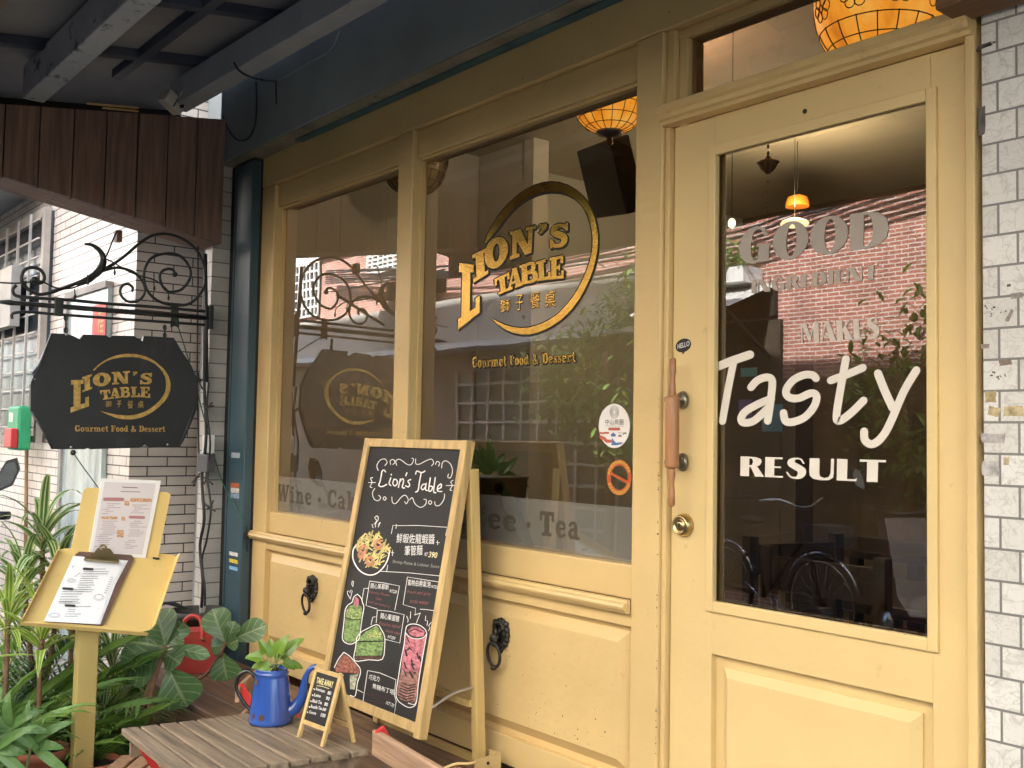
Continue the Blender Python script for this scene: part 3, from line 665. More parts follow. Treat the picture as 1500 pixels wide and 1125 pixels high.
# frosted strips with cut-out words
def film(px0, px1, par, word_quads):
    y = GY-.0008; ft = (lambda px, a, b: a[1]+(b[1]-a[1])*(px-a[0])/(b[0]-a[0]))
    mm = MB()
    x0, x1 = px0, px1; mm.face([(x0,y,1.101),(x1,y,1.101),(x1,y,1.255),(x0,y,1.255)]); fr = mm.build('frosted_strip', FROST, par)
    mm = MB()
    for s, xa, xb in word_quads:
        Wd, P = text_polys(slab, s, .12); kk = 0
        for g in P:
            kk += 1; mm.poly([[(xa+(xb-xa)*x/Wd, y-.0008-kk*1e-5, 1.145+.075*z) for x, z in loop] for loop in g])
    mm.build('lettering', M('clear_letter', (.095,.08,.055), .35, .1), fr)
xa = lambda px, py: at(px, py, y=GY).x
film(-4.206, -3.201, W1, [('Wine ·', xa(405,730), xa(471,733)), ('Cake', xa(480,740), xa(535,745))])
film(-3.095, -1.985, W2, [('Coffee', xa(634,760), xa(757,770)), ('·', xa(771,773), xa(778,773)), ('Tea', xa(791,776), xa(849,786))])
# round stickers on the window
c4 = crop(860, 570, 6.622)
def disc(name, pts, d, mat, par):
    mm = MB(); mm.poly([[fnW(*c4(p), d) for p in pts]]); return mm.build(name, mat, par)
RS = disc('round_sticker', ell(264,357,152,214,40), .0004, M('white_paper', (.78,.75,.7), .5, .03), W2)
mm = MB(); f = lambda px, py: fnW(px, py, .0009)
text_on(mm, '中山商圈', c4((177,346)), c4((352,346)), c4((177,292)), f)
for pts in ([(180,356),(350,360)],): stroke(mm, [c4(p) for p in pts], .4, f)
for a in range(5):
    e = ell(264, 222, 44-7*a, 62-11*a, 18); stroke(mm, [c4(p) for p in e+[e[0]]], .35, lambda px, py: fnW(px, py, .0009+a*2e-5))
text_on(mm, '雙連', c4((298,465)), c4((385,465)), c4((298,418)), f, bold=.02); mm.build('print_black', M('ink_black', (.03,.03,.03), .5), RS)
mm = MB(); stroke(mm, [c4((218,387)),c4((308,387))], 4.2, f); stroke(mm, [c4(p) for p in ((128,425),(150,430),(170,425),(205,425))], 3, f)
stroke(mm, [c4(p) for p in ((135,465),(165,480),(190,505),(225,505))], 5, f); mm.build('print_red', M('ink_red', (.5,.12,.08), .5), RS)
mm = MB(); mm.poly([[f(*c4(p)) for p in ((235,545),(242,470),(262,500),(280,520),(350,515),(330,535),(285,545))]]); mm.poly([[f(*c4(p)) for p in ((230,440),(254,420),(278,440),(276,460),(232,460))]]); mm.build('print_blue', M('ink_blue', (.08,.16,.36), .5), RS)
mm = MB()
for i in range(40):
    A = [ (312+r*math.cos(2*math.pi*q/40)*.70, 858+r*math.sin(2*math.pi*q/40)) for q in (i, i+1) for r in (172, 118)]
    mm.face([fnW(*c4(A[0]), .0004), fnW(*c4(A[1]), .0004), fnW(*c4(A[3]), .0004), fnW(*c4(A[2]), .0004)])
mm.poly([[fnW(*c4(p), .0006) for p in ((228,800),(222,826),(388,922),(398,892))]])
NS = mm.build('no_smoking_sticker', M('orange_red_vinyl', (.5,.1,.03), .5, .1), W2)
mm = MB()
for i in range(26):
    if i in (0, 1, 12, 13, 25): continue
    a = 2*math.pi*i/26; p = (312+143*.70*math.cos(a), 858+143*math.sin(a)); q = (312+159*.70*math.cos(a+.07), 858+159*math.sin(a+.07))
    stroke(mm, [c4(p), c4(q)], 3.2, lambda px, py: fnW(px, py, .0009))
mm.build('print_yellow', M('ink_amber', (.6,.32,.06), .5), NS)

# ------------------------------------------------------------------ right pier of white stone tiles
m = MB(); m.box(-1.0, 4.5, .008, 1.0, 0, 3.4); m.box(-1.011, -1.0, .03, .4, 0, 2.7)
tag(m.build('tile_pier', TILEW), 'white veined stone tile wall with grey joints right of the yellow door', 'wall')
PB = at(1405, 8, y=-.06); TPIER = bpy.data.objects['tile_pier']
def scrap(px, py, w, h, col, rot=0, nm='tape_scrap'):
    c = at(px, py, y=.0075); k = .00139; mm = MB(); n = 10; random.seed(int(px*7+py))
    P = []
    for (a, b) in ((-1,-1),(-.3,-1),(.4,-1),(1,-1),(1,-.2),(1,.5),(1,1),(.3,1),(-.4,1),(-1,1),(-1,.4),(-1,-.4)):
        x = a*w/2*k*random.uniform(.82,1.05); z = b*h/2*k*random.uniform(.82,1.05); P.append((c.x+x*math.cos(rot)-z*math.sin(rot), .0074, c.z+x*math.sin(rot)+z*math.cos(rot)))
    mm.poly([P]); mm.build(nm, M(nm, col, .7, .35, 60, .2), TPIER)
for q in ((1443,507,14,7,(.27,.22,.18)),(1473,531,20,9,(.26,.2,.16),.1),(1489,433,18,8,(.33,.29,.25),.05),(1479,462,6,20,(.3,.26,.22),-.5),(1451,581,17,17,(.5,.39,.2)),(1456,603,18,14,(.5,.4,.22),-.2),(1484,602,30,15,(.52,.42,.24)),(1455,642,36,14,(.42,.39,.36)),(1451,686,26,24,(.45,.42,.39)),(1474,675,8,12,(.52,.42,.26)),(1448,66,10,4,(.1,.08,.07)),(1456,62,5,3,(.1,.08,.07)),(1478,418,6,4,(.12,.1,.08))): scrap(*q)
for q in ((1438,178,11,46,(.13,.115,.1)),(1442,67,24,7,(.1,.085,.07),.1)): scrap(*q, nm='broken_patch')
random.seed(3)
for i in range(26):
    px, py = (random.uniform(1438,1476), random.uniform(448,468)) if i < 16 else (random.uniform(1450,1480), random.uniform(545,556)); scrap(px, py, random.uniform(2,5), random.uniform(1.5,4), (.12,.1,.08), random.uniform(-1,1), 'ink_mark') if i % 3 else None

# wooden bracket block at the head of the pier
m = MB(); m.box(PB.x-.03, PB.x+.25, -.1, -.0005, PB.z-.012, PB.z+.1, bev=.003)
tag(m.build('wood_block', wood('dark_block', (.16,.08,.035), 'X', .6)), 'short brown wooden block fixed over the top right corner of the door', 'wood block')

AMBS = M('daylight_amber', (.9,.55,.2), .4, .1)
# ------------------------------------------------------------------ canopy
def roofz(y): return 3.06+.14*(y+.3)
CN = thing('canopy', 'grey sheet metal canopy on pale flaking beams over the cafe front', 'canopy', (-2, -.7, 2.9))
m = MB(); m.prism([(-5.29,-.12,roofz(-.12)),(-5.29,-1.5,roofz(-1.5)),(-5.29,-1.5,roofz(-1.5)+.02),(-5.29,-.12,roofz(-.12)+.02)], (7.29,0,0))
m.build('roof_sheet', M('roof_underside', (.25,.245,.26), .7, .3, 1.2, .2, 8, dirt=.4, dirtcol=(.07,.06,.06), dirt_thr=.6, dscale=2), CN)
BEAM = M('flaking_beam_paint', (.46,.5,.56), .55, .15, 3, .3, 40, dirt=.9, dirtcol=(.035,.035,.04), dirt_thr=.6, dscale=12)
b1 = at(60, 152, x=-4.5)
m = MB(); m.bar((-4.5, b1.y-.03, 2.872), (2, b1.y-.03, 2.89), .085, .14, bev=.006); m.build('beam', BEAM, CN)
m = MB(); m.bar((-4.5, -.345, 2.955), (2, -.345, 2.83), .085, .12, bev=.006); m.build('beam', M('grey_beam_paint', (.38,.41,.46), .5, .15, 3, .15, 30, dirt=.5, dirtcol=(.05,.05,.055), dirt_thr=.67, dscale=10), CN)
m = MB(); m.bar((-4.5, -.62, roofz(-.62)-.022), (2, -.62, roofz(-.62)-.022), .04, .04)
for X in (-4.2, -3.55, -2.9, -2.25, -1.6, -.95, -.3): m.bar((X, -.12, roofz(-.12)-.02), (X, -1.48, roofz(-1.48)-.02), .05, .035)
m.build('rafters', M('dark_blue_steel', (.05,.06,.09), .5, .2), CN)
m = MB(); m.box(-5.12, 2, -1.52, -1.501, 2.42, roofz(-1.5)+.03, bev=.003); m.build('edge_board', M('edge_board_paint', (.15,.1,.08), .6, .2), CN)
# brown board gable closing the far end
GBX = -4.5; yi, yo = -.115, -1.46
ztop = lambda y: 2.902+(2.763-2.902)*(y+.119)/(-1.08+.119)
zbot = lambda y: 2.318+(2.47-2.318)*(y+.12)/(-1.066+.12)
PANW = wood('brown_board', (.2,.12,.09), 'Z', .55, .3); nb = 10
m = MB(); wdt = (yi-yo)/nb
for i in range(nb):
    a = yi-wdt*i-.003; b = yi-wdt*(i+1)+.003; dx = random.uniform(-.002, .002)
    m.prism([(GBX+dx,a,zbot(a)),(GBX+dx,a,ztop(a)),(GBX+dx,b,ztop(b)),(GBX+dx,b,zbot(b))], (-.03,0,0))
m.build('gable_board', PANW, CN)
m = MB(); m.prism([(GBX-.034,yi-.004,zbot(yi)+.035),(GBX-.034,yi-.004,ztop(yi)-.005),(GBX-.034,yo+.004,ztop(yo)-.005),(GBX-.034,yo+.004,zbot(yo)+.035)], (-.012,0,0)); m.build('gable_light_stop', DARK, CN)  # dark sheet added to stop light showing between the gable boards
m = MB(); m.prism([(-5.1,-.1,2.8),(-5.1,-.1,roofz(-.1)+.01),(-5.1,-1.5,roofz(-1.5)+.01),(-5.1,-1.5,2.55)], (-.02,0,0)); m.build('bright_gap_mask', DARK, CN)  # dark board added to hide the bright gap above the gable
m = MB()
for i in range(6):
    a = yi-.24*i-.002; b = max(yo, yi-.24*(i+1)+.002)
    if a <= yo: break
    m.prism([(GBX-.032,a,zbot(a)),(GBX-.032,b,zbot(b)),(GBX-.032,b,zbot(b)+.03),(GBX-.032,a,zbot(a)+.03)], (-.2,0,0))
m.build('soffit_planks', wood('soffit_wood', (.27,.16,.12), 'Y', .6, .25), CN)
c = at(173, 348, x=-4.62); m = MB(); m.box(c.x-.02, c.x+.02, c.y-.012, c.y+.012, c.z-.02, c.z+.03); m.build('bracket_stub', PANW, CN)
# slits of daylight over the gable, painted as amber bars
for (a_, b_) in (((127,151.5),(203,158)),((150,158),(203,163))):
    m = MB(); m.bar(at(*a_, x=-4.75), at(*b_, x=-4.75), .004, .0085); m.build('daylight_slit_bar', AMBS, CN)
# junction box + cables under the canopy
JB = thing('junction_box', 'small white junction box hanging at the end of the inner canopy beam', 'junction box', at(252, 150, x=-4.42))
a = at(252, 150, x=-4.42); R3 = Matrix.Translation(a) @ Matrix.Rotation(-.5, 4, 'X') @ Matrix.Rotation(.25, 4, 'Z')
m = MB(); m.box(-.03,.03,-.05,.05,-.03,.03, R3, .004); m.build('box', M('aged_white_plastic', (.5,.49,.44), .5, .15, 12, .05), JB)
m = MB(); m.box(.0305,.032,-.002,.003,-.026,.026, R3); m.lathe([(.008,0),(.008,.014)], R3 @ Vector((.03,.03,.002)), 12, R3.to_3x3() @ Vector((1,0,0))); m.build('gland', DARK, JB)
def cable(name, pts, r, mat, label, sub=6, group=None):
    mm = MB(); mm.tube(smooth2(pts, sub), r, 6); return tag(mm.build(name, mat), label, 'cable', group)
CBK = M('black_cable', (.02,.02,.022), .5, .1); CGY = M('grey_cable', (.35,.35,.36), .5, .1)
F = lambda px, py: at(px, py, y=-.108)
G = lambda px, py: at(px, py, y=-.42)
cable('cable', [at(262,140,x=-4.36), at(278,122,x=-4.3), at(300,112,x=-4.15)], .005, CGY, 'short grey cable arching from the junction box up over the inner beam')
cable('cable', [G(343,92), G(350,103), G(365,112), G(385,117), F(405,119)], .004, CBK, 'black cable wrapped under the inner beam to the fascia tie')
cable('cable', [F(405,119), F(425,108), F(450,93), F(475,80), F(488,68), F(497,45)], .0035, CGY, 'pale cable rising along the dark fascia to the inner beam')
cable('cable', [F(375,120), F(376,150), F(374,180), F(366,200), F(355,206), F(345,203), F(335,190), F(325,168)], .004, CBK, 'black cable hanging in a U loop on the dark fascia')
cable('cable_tie', [F(405,117), F(404.5,130), F(405,152)], .0035, M('rust_wire', (.12,.05,.035), .7), 'rusty wire end dangling from the cables on the dark fascia')

# ------------------------------------------------------------------ pilaster, drain pipe, neighbour building at left
m = MB(); m.box(-4.665, -4.585, -.125, .25, .13, 2.9)
PIL = tag(m.build('tile_pilaster', brickwall('small_grey_tile', (.6,.56,.5), (.5,.47,.42), (.2,.18,.16), .12, .068, .003, 'x', .4, veins=.3, vary=.15)), 'narrow pilaster of small grey white tiles left of the blue post', 'pilaster')
NX, NY = -5.3, -.23
NB = thing('tiled_building', 'old building faced with pinkish white tiles behind the hanging sign', 'building', (-7, 1, 0))
m = MB(); m.box(-16, NX, NY, 6, .1, 7.9); 
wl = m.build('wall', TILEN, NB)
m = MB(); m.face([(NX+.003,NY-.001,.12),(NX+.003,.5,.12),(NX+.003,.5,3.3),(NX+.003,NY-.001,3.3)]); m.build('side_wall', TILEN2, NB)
# eave with roof sheet over the window
FN = pY(NY-.01)
m = MB(); m.prism([(-16,NY-.6,2.86),(-16,NY,3.02),(-16,NY,3.06),(-16,NY-.6,2.9)], (9.05,0,0)); m.build('eave', M('grey_eave', (.3,.32,.34), .6, .2, 3, .2), NB)
# grilled window and translucent door, cut proud of the wall
wx0, wx1 = -9.6, at(75,450,y=NY).x; wz0, wz1 = 1.39, 2.83
wd = MB(); wd.box(wx0, wx1, NY-.02, NY-.004, wz0, wz1); WN = wd.build('window', M('dark_glass', (.05,.06,.07), .15, .3, 1), NB)
m = MB(); x = wx1-.02; 
m.box(wx1-.055, wx1, NY-.06, NY-.021, wz0-.03, wz1+.02); m.box(wx0, wx1-.056, NY-.06, NY-.021, wz1-.04, wz1+.02); m.box(wx0, wx1-.056, NY-.06, NY-.021, wz0-.03, wz0+.01)
m.build('frame', M('aged_timber', (.42,.38,.33), .7, .2, 5, .2), WN)
m = MB()
for i in range(9): m.box(wx1-.24-.3*i, wx1-.228-.3*i, NY-.09, NY-.075, wz0, wz1)
for i in range(12): m.box(wx0, wx1-.06, NY-.078, NY-.067, wz0+.06+.12*i, wz0+.07+.12*i)
m.build('grille', M('grille_white', (.5,.48,.44), .5, .15), WN)
m = MB(); p0 = at(0,400,y=NY-.1); m.box(-9.6, at(30,440,y=NY-.1).x, NY-.16, NY-.1, at(20,480,y=NY-.1).z, at(20,395,y=NY-.1).z); m.build('shutter_box', M('dusty_shutter', (.4,.38,.35), .6, .15), NB)
dxl, dxr = at(103,600,y=NY).x, at(160,600,y=NY).x
m = MB(); m.box(dxl, dxr, NY-.03, NY-.004, .14, at(133,432,y=NY).z); DR = m.build('door', M('rippled_sheet', (.36,.46,.46), .18, .35, 9, .9, 14, stretch=(1,1,.22), spec=.9), NB)
m = MB(); zt = at(133,432,y=NY).z
m.box(dxl-.05, dxl, NY-.045, NY-.003, .14, zt+.04); m.box(dxl, dxr, NY-.045, NY-.003, zt, zt+.035); m.build('door_frame', M('grey_timber', (.35,.33,.31), .7, .2), DR)
m = MB(); a = at(136,470,y=NY-.035); b = at(156,443,y=NY-.035); m.box(a.x, b.x, NY-.036, NY-.0325, 1.86, b.z)
RP = m.build('red_couplet', M('red_paper', (.62,.05,.035), .5, .15, 12), DR)
m = MB(); c = at(147,462,y=NY-.04); text_on(m, '福', (c.x-.05, c.z-.1), (c.x+.05, c.z-.1), (c.x-.05, c.z+.05), lambda a, b: Vector((a, NY-.0375, b))); m.build('lettering', GOLDP, RP)
m = MB()
for q in ((14,0),): m.tube([at(39,655,y=NY-.02), at(38,760,y=NY-.02), at(36,900,y=NY-.02)], .012, 8)
m.build('conduit', M('rust_pipe', (.32,.2,.1), .7, .3), NB)
# green box with a red box below it
GB = thing('letter_box', 'bright green wall box with a red box mounted at its lower left corner', 'letter box', at(30, 625, y=NY-.15))
a = at(12,595,y=NY-.17); b = at(25,660,y=NY-.17); GM = M('green_enamel', (.04,.36,.16), .45, .15, 5)
m = MB(); m.box(a.x, b.x, NY-.17, NY-.091, b.z, a.z, bev=.015); m.build('green_box', GM, GB)
m = MB(); m.box(a.x+.04, a.x+.075, NY-.172, NY-.1695, a.z-.1, a.z-.04); m.box(a.x+.09, a.x+.125, NY-.172, NY-.1695, a.z-.1, a.z-.04); m.build('paper_label', M('white_label', (.8,.8,.78), .6), GB)
a2 = at(9,627,y=NY-.2); b2 = at(18,656,y=NY-.2); m = MB(); m.box(a2.x, b2.x, NY-.21, NY-.171, b2.z, a2.z, bev=.006); m.build('red_box', M('red_plastic', (.55,.05,.05), .4), GB)

# ------------------------------------------------------------------ wrought iron bracket
BX = -4.52; f = pX(BX)
BR = thing('sign_bracket', 'black wrought iron bracket with big scrolls above the hanging sign', 'sign bracket', f(303, 465))
big = [(256,402),(254,396),(247,394),(238,397),(234,405),(238,419),(246.6,427),(257,427),(267,423),(277,410),(279,396),(270,380),(256,372),(238,372),(222,378),(213,391),(210.7,407),(215,424),(226,437),(242,445),(259.5,447.5),(277,445),(291.5,433),(300,415.5),(301,398),(295,378),(284,362),(270,351.5),(252,344),(234.6,342.7),(218.7,347),(202.7,357.8),(183,374.7),(167,386),(152,395)]
m = MB(); P = smooth2([f(*p) for p in big], 4); m.tube(P, .0064, 8); m.ball(f(256,402), .013); m.build('scroll', BLK, BR)
tail = [(167,386),(152,395),(131.7,406.5),(108,416.6),(87.8,424),(72.6,429),(55.7,431),(40.5,423),(32,411.6),(33,399.7),(40.5,393),(50.6,392),(60,396),(65,405),(62.5,413),(54,415),(50.6,410)]
m = MB(); m.tube(smooth2([f(*p) for p in tail], 4), .0072, 8); m.ball(f(50.6,410), .015); m.build('scroll', BLK, BR)
leaf = [(147,398),(157,394.7),(172,392),(185.7,394.7),(195.5,398.7),(206,408),(212,421),(210,433),(201,441),(189,442),(179.6,436),(176,426),(180,418),(188,416),(194.7,422),(193,427)]
m = MB(); m.tube(smooth2([f(*p) for p in leaf], 4), .0062, 8); m.build('scroll', BLK, BR)
m = MB(); m.tube(smooth2([f(*p) for p in ((124,357.5),(135,359),(145,366),(151,376),(150,388),(142,400),(128,409),(112,416))], 4), [.005+.011*min(1, i/16) if i < 20 else .016-.0009*(i-20) for i in range(29)], 8); m.build('iron_leaf', BLK, BR)
m = MB(); m.tube(smooth2([f(*p) for p in ((24,418),(19,423),(20,430),(27,434),(50.6,436.5),(101,439.5),(160,445),(230,450),(303,456.5))], 3), .007, 8); m.build('rail', BLK, BR)
m = MB(); m.tube(smooth2([f(*p) for p in ((18.6,467),(17,462),(22,458),(42,457),(84,460.5),(160,466),(230,471),(303,476))], 3), .0062, 8); m.build('rail', BLK, BR)
m = MB(); m.tube([f(-12,441.5), f(14,443), f(22,444), f(84,448.5), f(140,453), f(160,454.7), f(303,466)], [.003,.012,.0095,.011,.011,.011,.011], 8)
for i in range(12): m.ball(f(150+i*7, 453.8+.57*i), .013, sub=1)
m.build('rail', BLK, BR)
m = MB(); a = f(86,436); b = f(86,463); m.box(BX-.014, BX+.014, a.y-.018, a.y+.018, b.z, a.z, bev=.003); m.build('clamp', BLK, BR)
m = MB(); m.tube([f(301,372), f(302,470), f(303,560)], .009, 8); m.box(BX-.03, BX+.03, f(304,450).y, f(304,450).y+.018, f(304,482).z, f(304,448).z); m.build('wall_bar', BLK, BR)
# cable coil and creeping cord on the bracket
m = MB()
for i in range(10): m.tube([f(251+i*1.1+random.uniform(-1,1), 446+random.uniform(-1,2)), f(252+i*.9, 462), f(251+i*1.1, 478+random.uniform(-2,2))], .005, 5)
tag(m.build('cable_coil', M('green_black_cable', (.02,.035,.025), .55, .2)), 'bundle of dark cable bound round the bracket rails near the pilaster', 'cable')
CR = pX(BX+.03)
FL = thing('light_string', 'dark light string draped along the iron bracket with small bulbs', 'light string', CR(60, 415))
m = MB(); m.tube(smooth2([CR(*p) for p in ((0,414),(25,415),(45,413),(60,412),(80,421),(100,423),(120,417),(135,411),(148,396),(152,383),(158,370),(165,352),(172,337))], 4), .0035, 5)
m.tube(smooth2([CR(*p) for p in ((152,378),(165,384),(185,396),(205,404),(226,410),(240,420),(248,428))], 4), .0035, 5); m.build('wire', CBK, FL)
for p in ((110,432),(129,411),(168,397),(226,420),(247,434)):
    m = MB(); m.tube([CR(p[0]-1,p[1]-9), CR(*p)], .0025, 5); m.lathe([(.004,0),(.006,.012),(.003,.022)], CR(p[0],p[1]+2)-Vector((0,0,.012)), 8); m.build('bulb', BLK, FL)

# ------------------------------------------------------------------ hanging sign
SG = thing('hanging_sign', 'black ragged edged shop sign with gold lettering hanging from the iron bracket', 'sign', f(166, 575))
out = [(76,488),(97,489),(106.7,492),(117,497),(122.7,490),(154.7,491),(161,494.7),(165,491.5),(196,492),(209,500),(210.7,492),(254.7,494.7),(266.7,514.7),(280,534.7),(289,554.7),(289,586.7),(288,600),(280,621),(268,648),(262.7,654.7),(218.7,656),(213,650.7),(205,656),(133,658),(129,656),(124,658),(77,658),(64,632),(50.7,610.7),(45,600),(45,562.7),(52,554.7),(48,545),(54.7,536),(66.7,512)]
m = MB(); P = [f(*p) for p in out]; m.prism(P, (-.022,0,0))
SB = m.build('board', M('black_sign_paint', (.015,.017,.019), .38, .2, 3, .2, 7, dirt=.3, dirtcol=(.05,.055,.06), dirt_thr=.62, dscale=4, stretch=(1,1.6,.7)), SG)
# turned-up ragged lip
RIM = M('worn_sign_rim', (.05,.05,.052), .4, .4, 8)
for a, b in (((46,562),(76,489)),((288.5,588),(263,654)),((77,657),(47,604))):
    m = MB(); A, B = f(*a), f(*b); m.tube([A, (A+B)/2+Vector((.003,0,0)), B], .004, 6); m.build('rim', RIM, SG)
def fnS(px, py, d): return at(px, py, x=BX+.001+d)
SL = [('L',((100,785),(302,712),(302,420),(106,425))),('I',((232,560),(338,520),(335,360),(228,392))),('O',((345,502),(542,480),(542,340),(345,352))),('N',((558,475),(752,462),(752,325),(553,338))),("'",((780,412),(830,408),(832,332),(778,334))),('S',((860,470),(1000,474),(998,345),(862,350))),
      ('T',((440,645),(547,630),(532,530),(422,540))),('A',((530,632),(652,620),(642,505),(535,520))),('B',((645,618),(757,612),(750,500),(640,505))),('L',((765,615),(862,612),(857,498),(762,500))),('E',((862,612),(974,622),(977,500),(865,500)))]
SR = strip_from([(345,318),(400,262),(500,195),(620,150),(740,136),(860,148),(980,190),(1090,270),(1160,350),(1197,450),(1190,560),(1140,650),(1060,730),(960,800),(850,845),(720,858),(600,840),(500,800),(425,765)],
                [(362,322),(420,265),(510,212),(620,182),(740,172),(860,182),(980,222),(1070,285),(1130,370),(1150,460),(1140,550),(1095,630),(1020,705),(930,765),(830,802),(720,815),(610,806),(510,785),(425,765)])
logo_mesh(crop(90, 500, 7.5), SL, SR, [('獅',(486,722),(550,722),(486,655)),('子',(606,724),(660,724),(606,652)),('餐',(726,738),(786,738),(726,650)),('桌',(838,732),(904,732),(838,652))],
          ('Gourmet Food & Dessert',(146,990),(1138,994),(146,922),(1138,930)), fnS, GOLDP, SB, .0012)
for hx, hy0, hy1 in ((96,461,488),(241,477,494)):
    m = MB(); m.tube([f(hx,hy0), f(hx+.5,(hy0+hy1)/2), f(hx,hy1)], .004, 6)
    for k in range(3): m.tube([f(hx,hy0+(hy1-hy0)*(k+.5)/3)+Vector((.006*math.cos(t)*(k%2), .007*math.cos(t)*((k+1)%2)+.001, .011*math.sin(t))) for t in [2*math.pi*i/10 for i in range(10)]], .0028, 5, closed=True)
    m.build('chain', BLK, SG)
m = MB()
for p in ((97,490),(104,655),(245,651)): m.ball(f(*p)+Vector((.001,0,0)), .005)
m.build('rivet', M('bright_rivet', (.6,.6,.58), .3, metal=1), SG)
m = MB(); m.ball(f(107,663), .012); m.tube([f(107,663), f(120,682), f(145,716)], .0022, 5)
tag(m.build('stay_wire', BLK), 'thin dark stay wire running from under the sign to the menu stand', 'wire')

# cords down the pilaster
def cord(pts, r, mat, label, name='cord', n=5):
    mm = MB(); mm.tube(smooth2(pts, n), r, 6); return tag(mm.build(name, mat), label, 'cord')
g2 = lambda px, py: at(px, py, y=-.16)
cord([g2(301,372),g2(300,480),g2(299,560),g2(302,640),g2(296,700),g2(299,760),g2(293,800),g2(297,850),g2(295,890)], .0075, CBK, 'thick black cord hanging down the pilaster beside the sign')
cord([g2(306,560),g2(303,600),g2(308,650),g2(304,700),g2(309,745),g2(303,790),g2(296,820),g2(300,860),g2(300,888)], .005, CBK, 'wavy black cord looping beside the thick one on the pilaster')
cord([g2(289,300),g2(290,400),g2(289,560),g2(292,680)], .004, CBK, 'thin straight dark cord hanging in front of the big scroll')
cord([at(258,470,x=BX+.02),at(280,540,y=-.17),at(320,690,y=-.1),at(345,742,y=-.07),at(361,772,y=-.03)], .003, M('green_cord', (.04,.12,.08), .6), 'thin green cord stretched from the bracket across the blue post')
m = MB(); m.tube([at(361,772,y=-.03), at(361.5,790,y=-.03), at(362,808,y=-.03)], .003, 5); m.box(at(361,785,y=-.03).x-.008, at(361,785,y=-.03).x+.008, -.04, -.022, at(361,790,y=-.03).z, at(361,780,y=-.03).z)
tag(m.build('cord_clip', CBK), 'small black clip at the lower end of the green cord', 'clip')
LB = thing('solar_box', 'small dark lamp box fixed on the pale pilaster below the sign', 'solar box', g2(301, 680))
a = g2(292,665); b = g2(306,692); m = MB(); m.box(a.x, b.x, -.17, -.13, b.z, a.z, bev=.004); m.build('case', M('dark_grey_plastic', (.06,.06,.06), .5), LB)
a = g2(293,637); b = g2(305,664); m = MB(); m.box(a.x, b.x, -.15, -.13, b.z, a.z, bev=.003); m.build('reflector', M('bright_plate', (.75,.75,.72), .3), LB)
for i, p in enumerate(((292,560),(304,598),(288,700),(308,745),(303,702))):
    mm = MB(); 
    for k in range(6): mm.tube([g2(p[0], p[1]), g2(p[0]+random.uniform(-9,9), p[1]+random.uniform(-14,14))], .004, 5)
    tag(mm.build('dead_tendril', M('dead_leaf', (.04,.035,.025), .8)), 'dry dark tendrils caught on the cords beside the sign', 'tendril', 'dry tendrils on the cords')
# ------------------------------------------------------------------ wooden platform under the window
PL = thing('wooden_platform', 'low brown plank platform along the foot of the yellow front', 'platform', (-3.4, -.3, 0))
PX0, PX1, PZ = -4.4, -2.35, .43
m = MB(); y = -.052
for i in range(4):
    m.box(PX0, PX1, y-.108, y, PZ-.024, PZ, bev=.004); y -= .113
m.build('top_planks', DECK, PL)
m = MB()
for z0, z1 in ((.3,.403), (.19,.296), (.08,.186)): m.box(PX0+.01, PX1-.01, -.5, -.48, z0, z1, bev=.003); m.box(PX0+.005, PX0+.025, -.479, -.06, z0, z1, bev=.003)
for x in (PX0+.06, -3.4, PX1-.06): m.box(x-.03, x+.03, -.478, -.43, 0, .404)
m.build('side_planks', wood('deck_side', (.24,.14,.085), 'X', .55, .35, dirt=.4), PL)
m = MB(); m.box(PX1+.012, -1.97, -.42, -.01, .0, .12, bev=.01); tag(m.build('stone_step', M('grey_step', (.2,.19,.18), .8, .2, 4, .3)), 'grey concrete step below the yellow panel beside the door post', 'step')

# ------------------------------------------------------------------ big chalkboard
yb, zb, yt, zt_ = -.3, .55, -.14, 1.437
BO = Vector((0, yb, zb)); BUZ = Vector((0, yt-yb, zt_-zb)).normalized(); BN = Vector((1,0,0)).cross(BUZ).normalized()
if BN.y > 0: BN = -BN
bl = lambda px, py, d=0: onplane(px, py, BO+BN*d, BN)
x1 = (bl(612,1083).x+bl(686,645).x)/2; x0 = (bl(534,646).x+bl(534,646).x)/2; Lb = (bl(686,645)-Vector((bl(686,645).x, yb, zb))).length
CB = thing('chalkboard_sign', 'tall pine framed chalkboard sign with chalk drawings of pasta cakes and a drink', 'sign', (x1-.2, -.2, PZ))
BM = Matrix((Vector((1,0,0)), -BN, BUZ)).transposed().to_4x4(); BM.translation = BO    # local: x along, y back, z up the board
fw, ft = .03, .032
m = MB(); m.box(x0, x0+fw, -.001, ft, 0, Lb, BM, .002); m.box(x1-fw, x1, -.001, ft, 0, Lb, BM, .002)
m.box(x0+fw, x1-fw, 0, ft-.001, Lb-fw, Lb-.0005, BM, .002); m.box(x0+fw, x1-fw, 0, ft-.001, .012, .012+fw, BM, .002)
m.build('frame', PINE, CB)
m = MB(); m.box(x0+fw-.003, x1-fw+.003, .008, .016, .012+fw-.003, Lb-fw+.003, BM); PNL = m.build('chalk_panel', SLATE, CB)
fb = lambda px, py: onplane(px, py, BO-BN*.0072, BN)
def fbk(k): return lambda px, py: onplane(px, py, BO-BN*(.0072-.00004*k), BN)
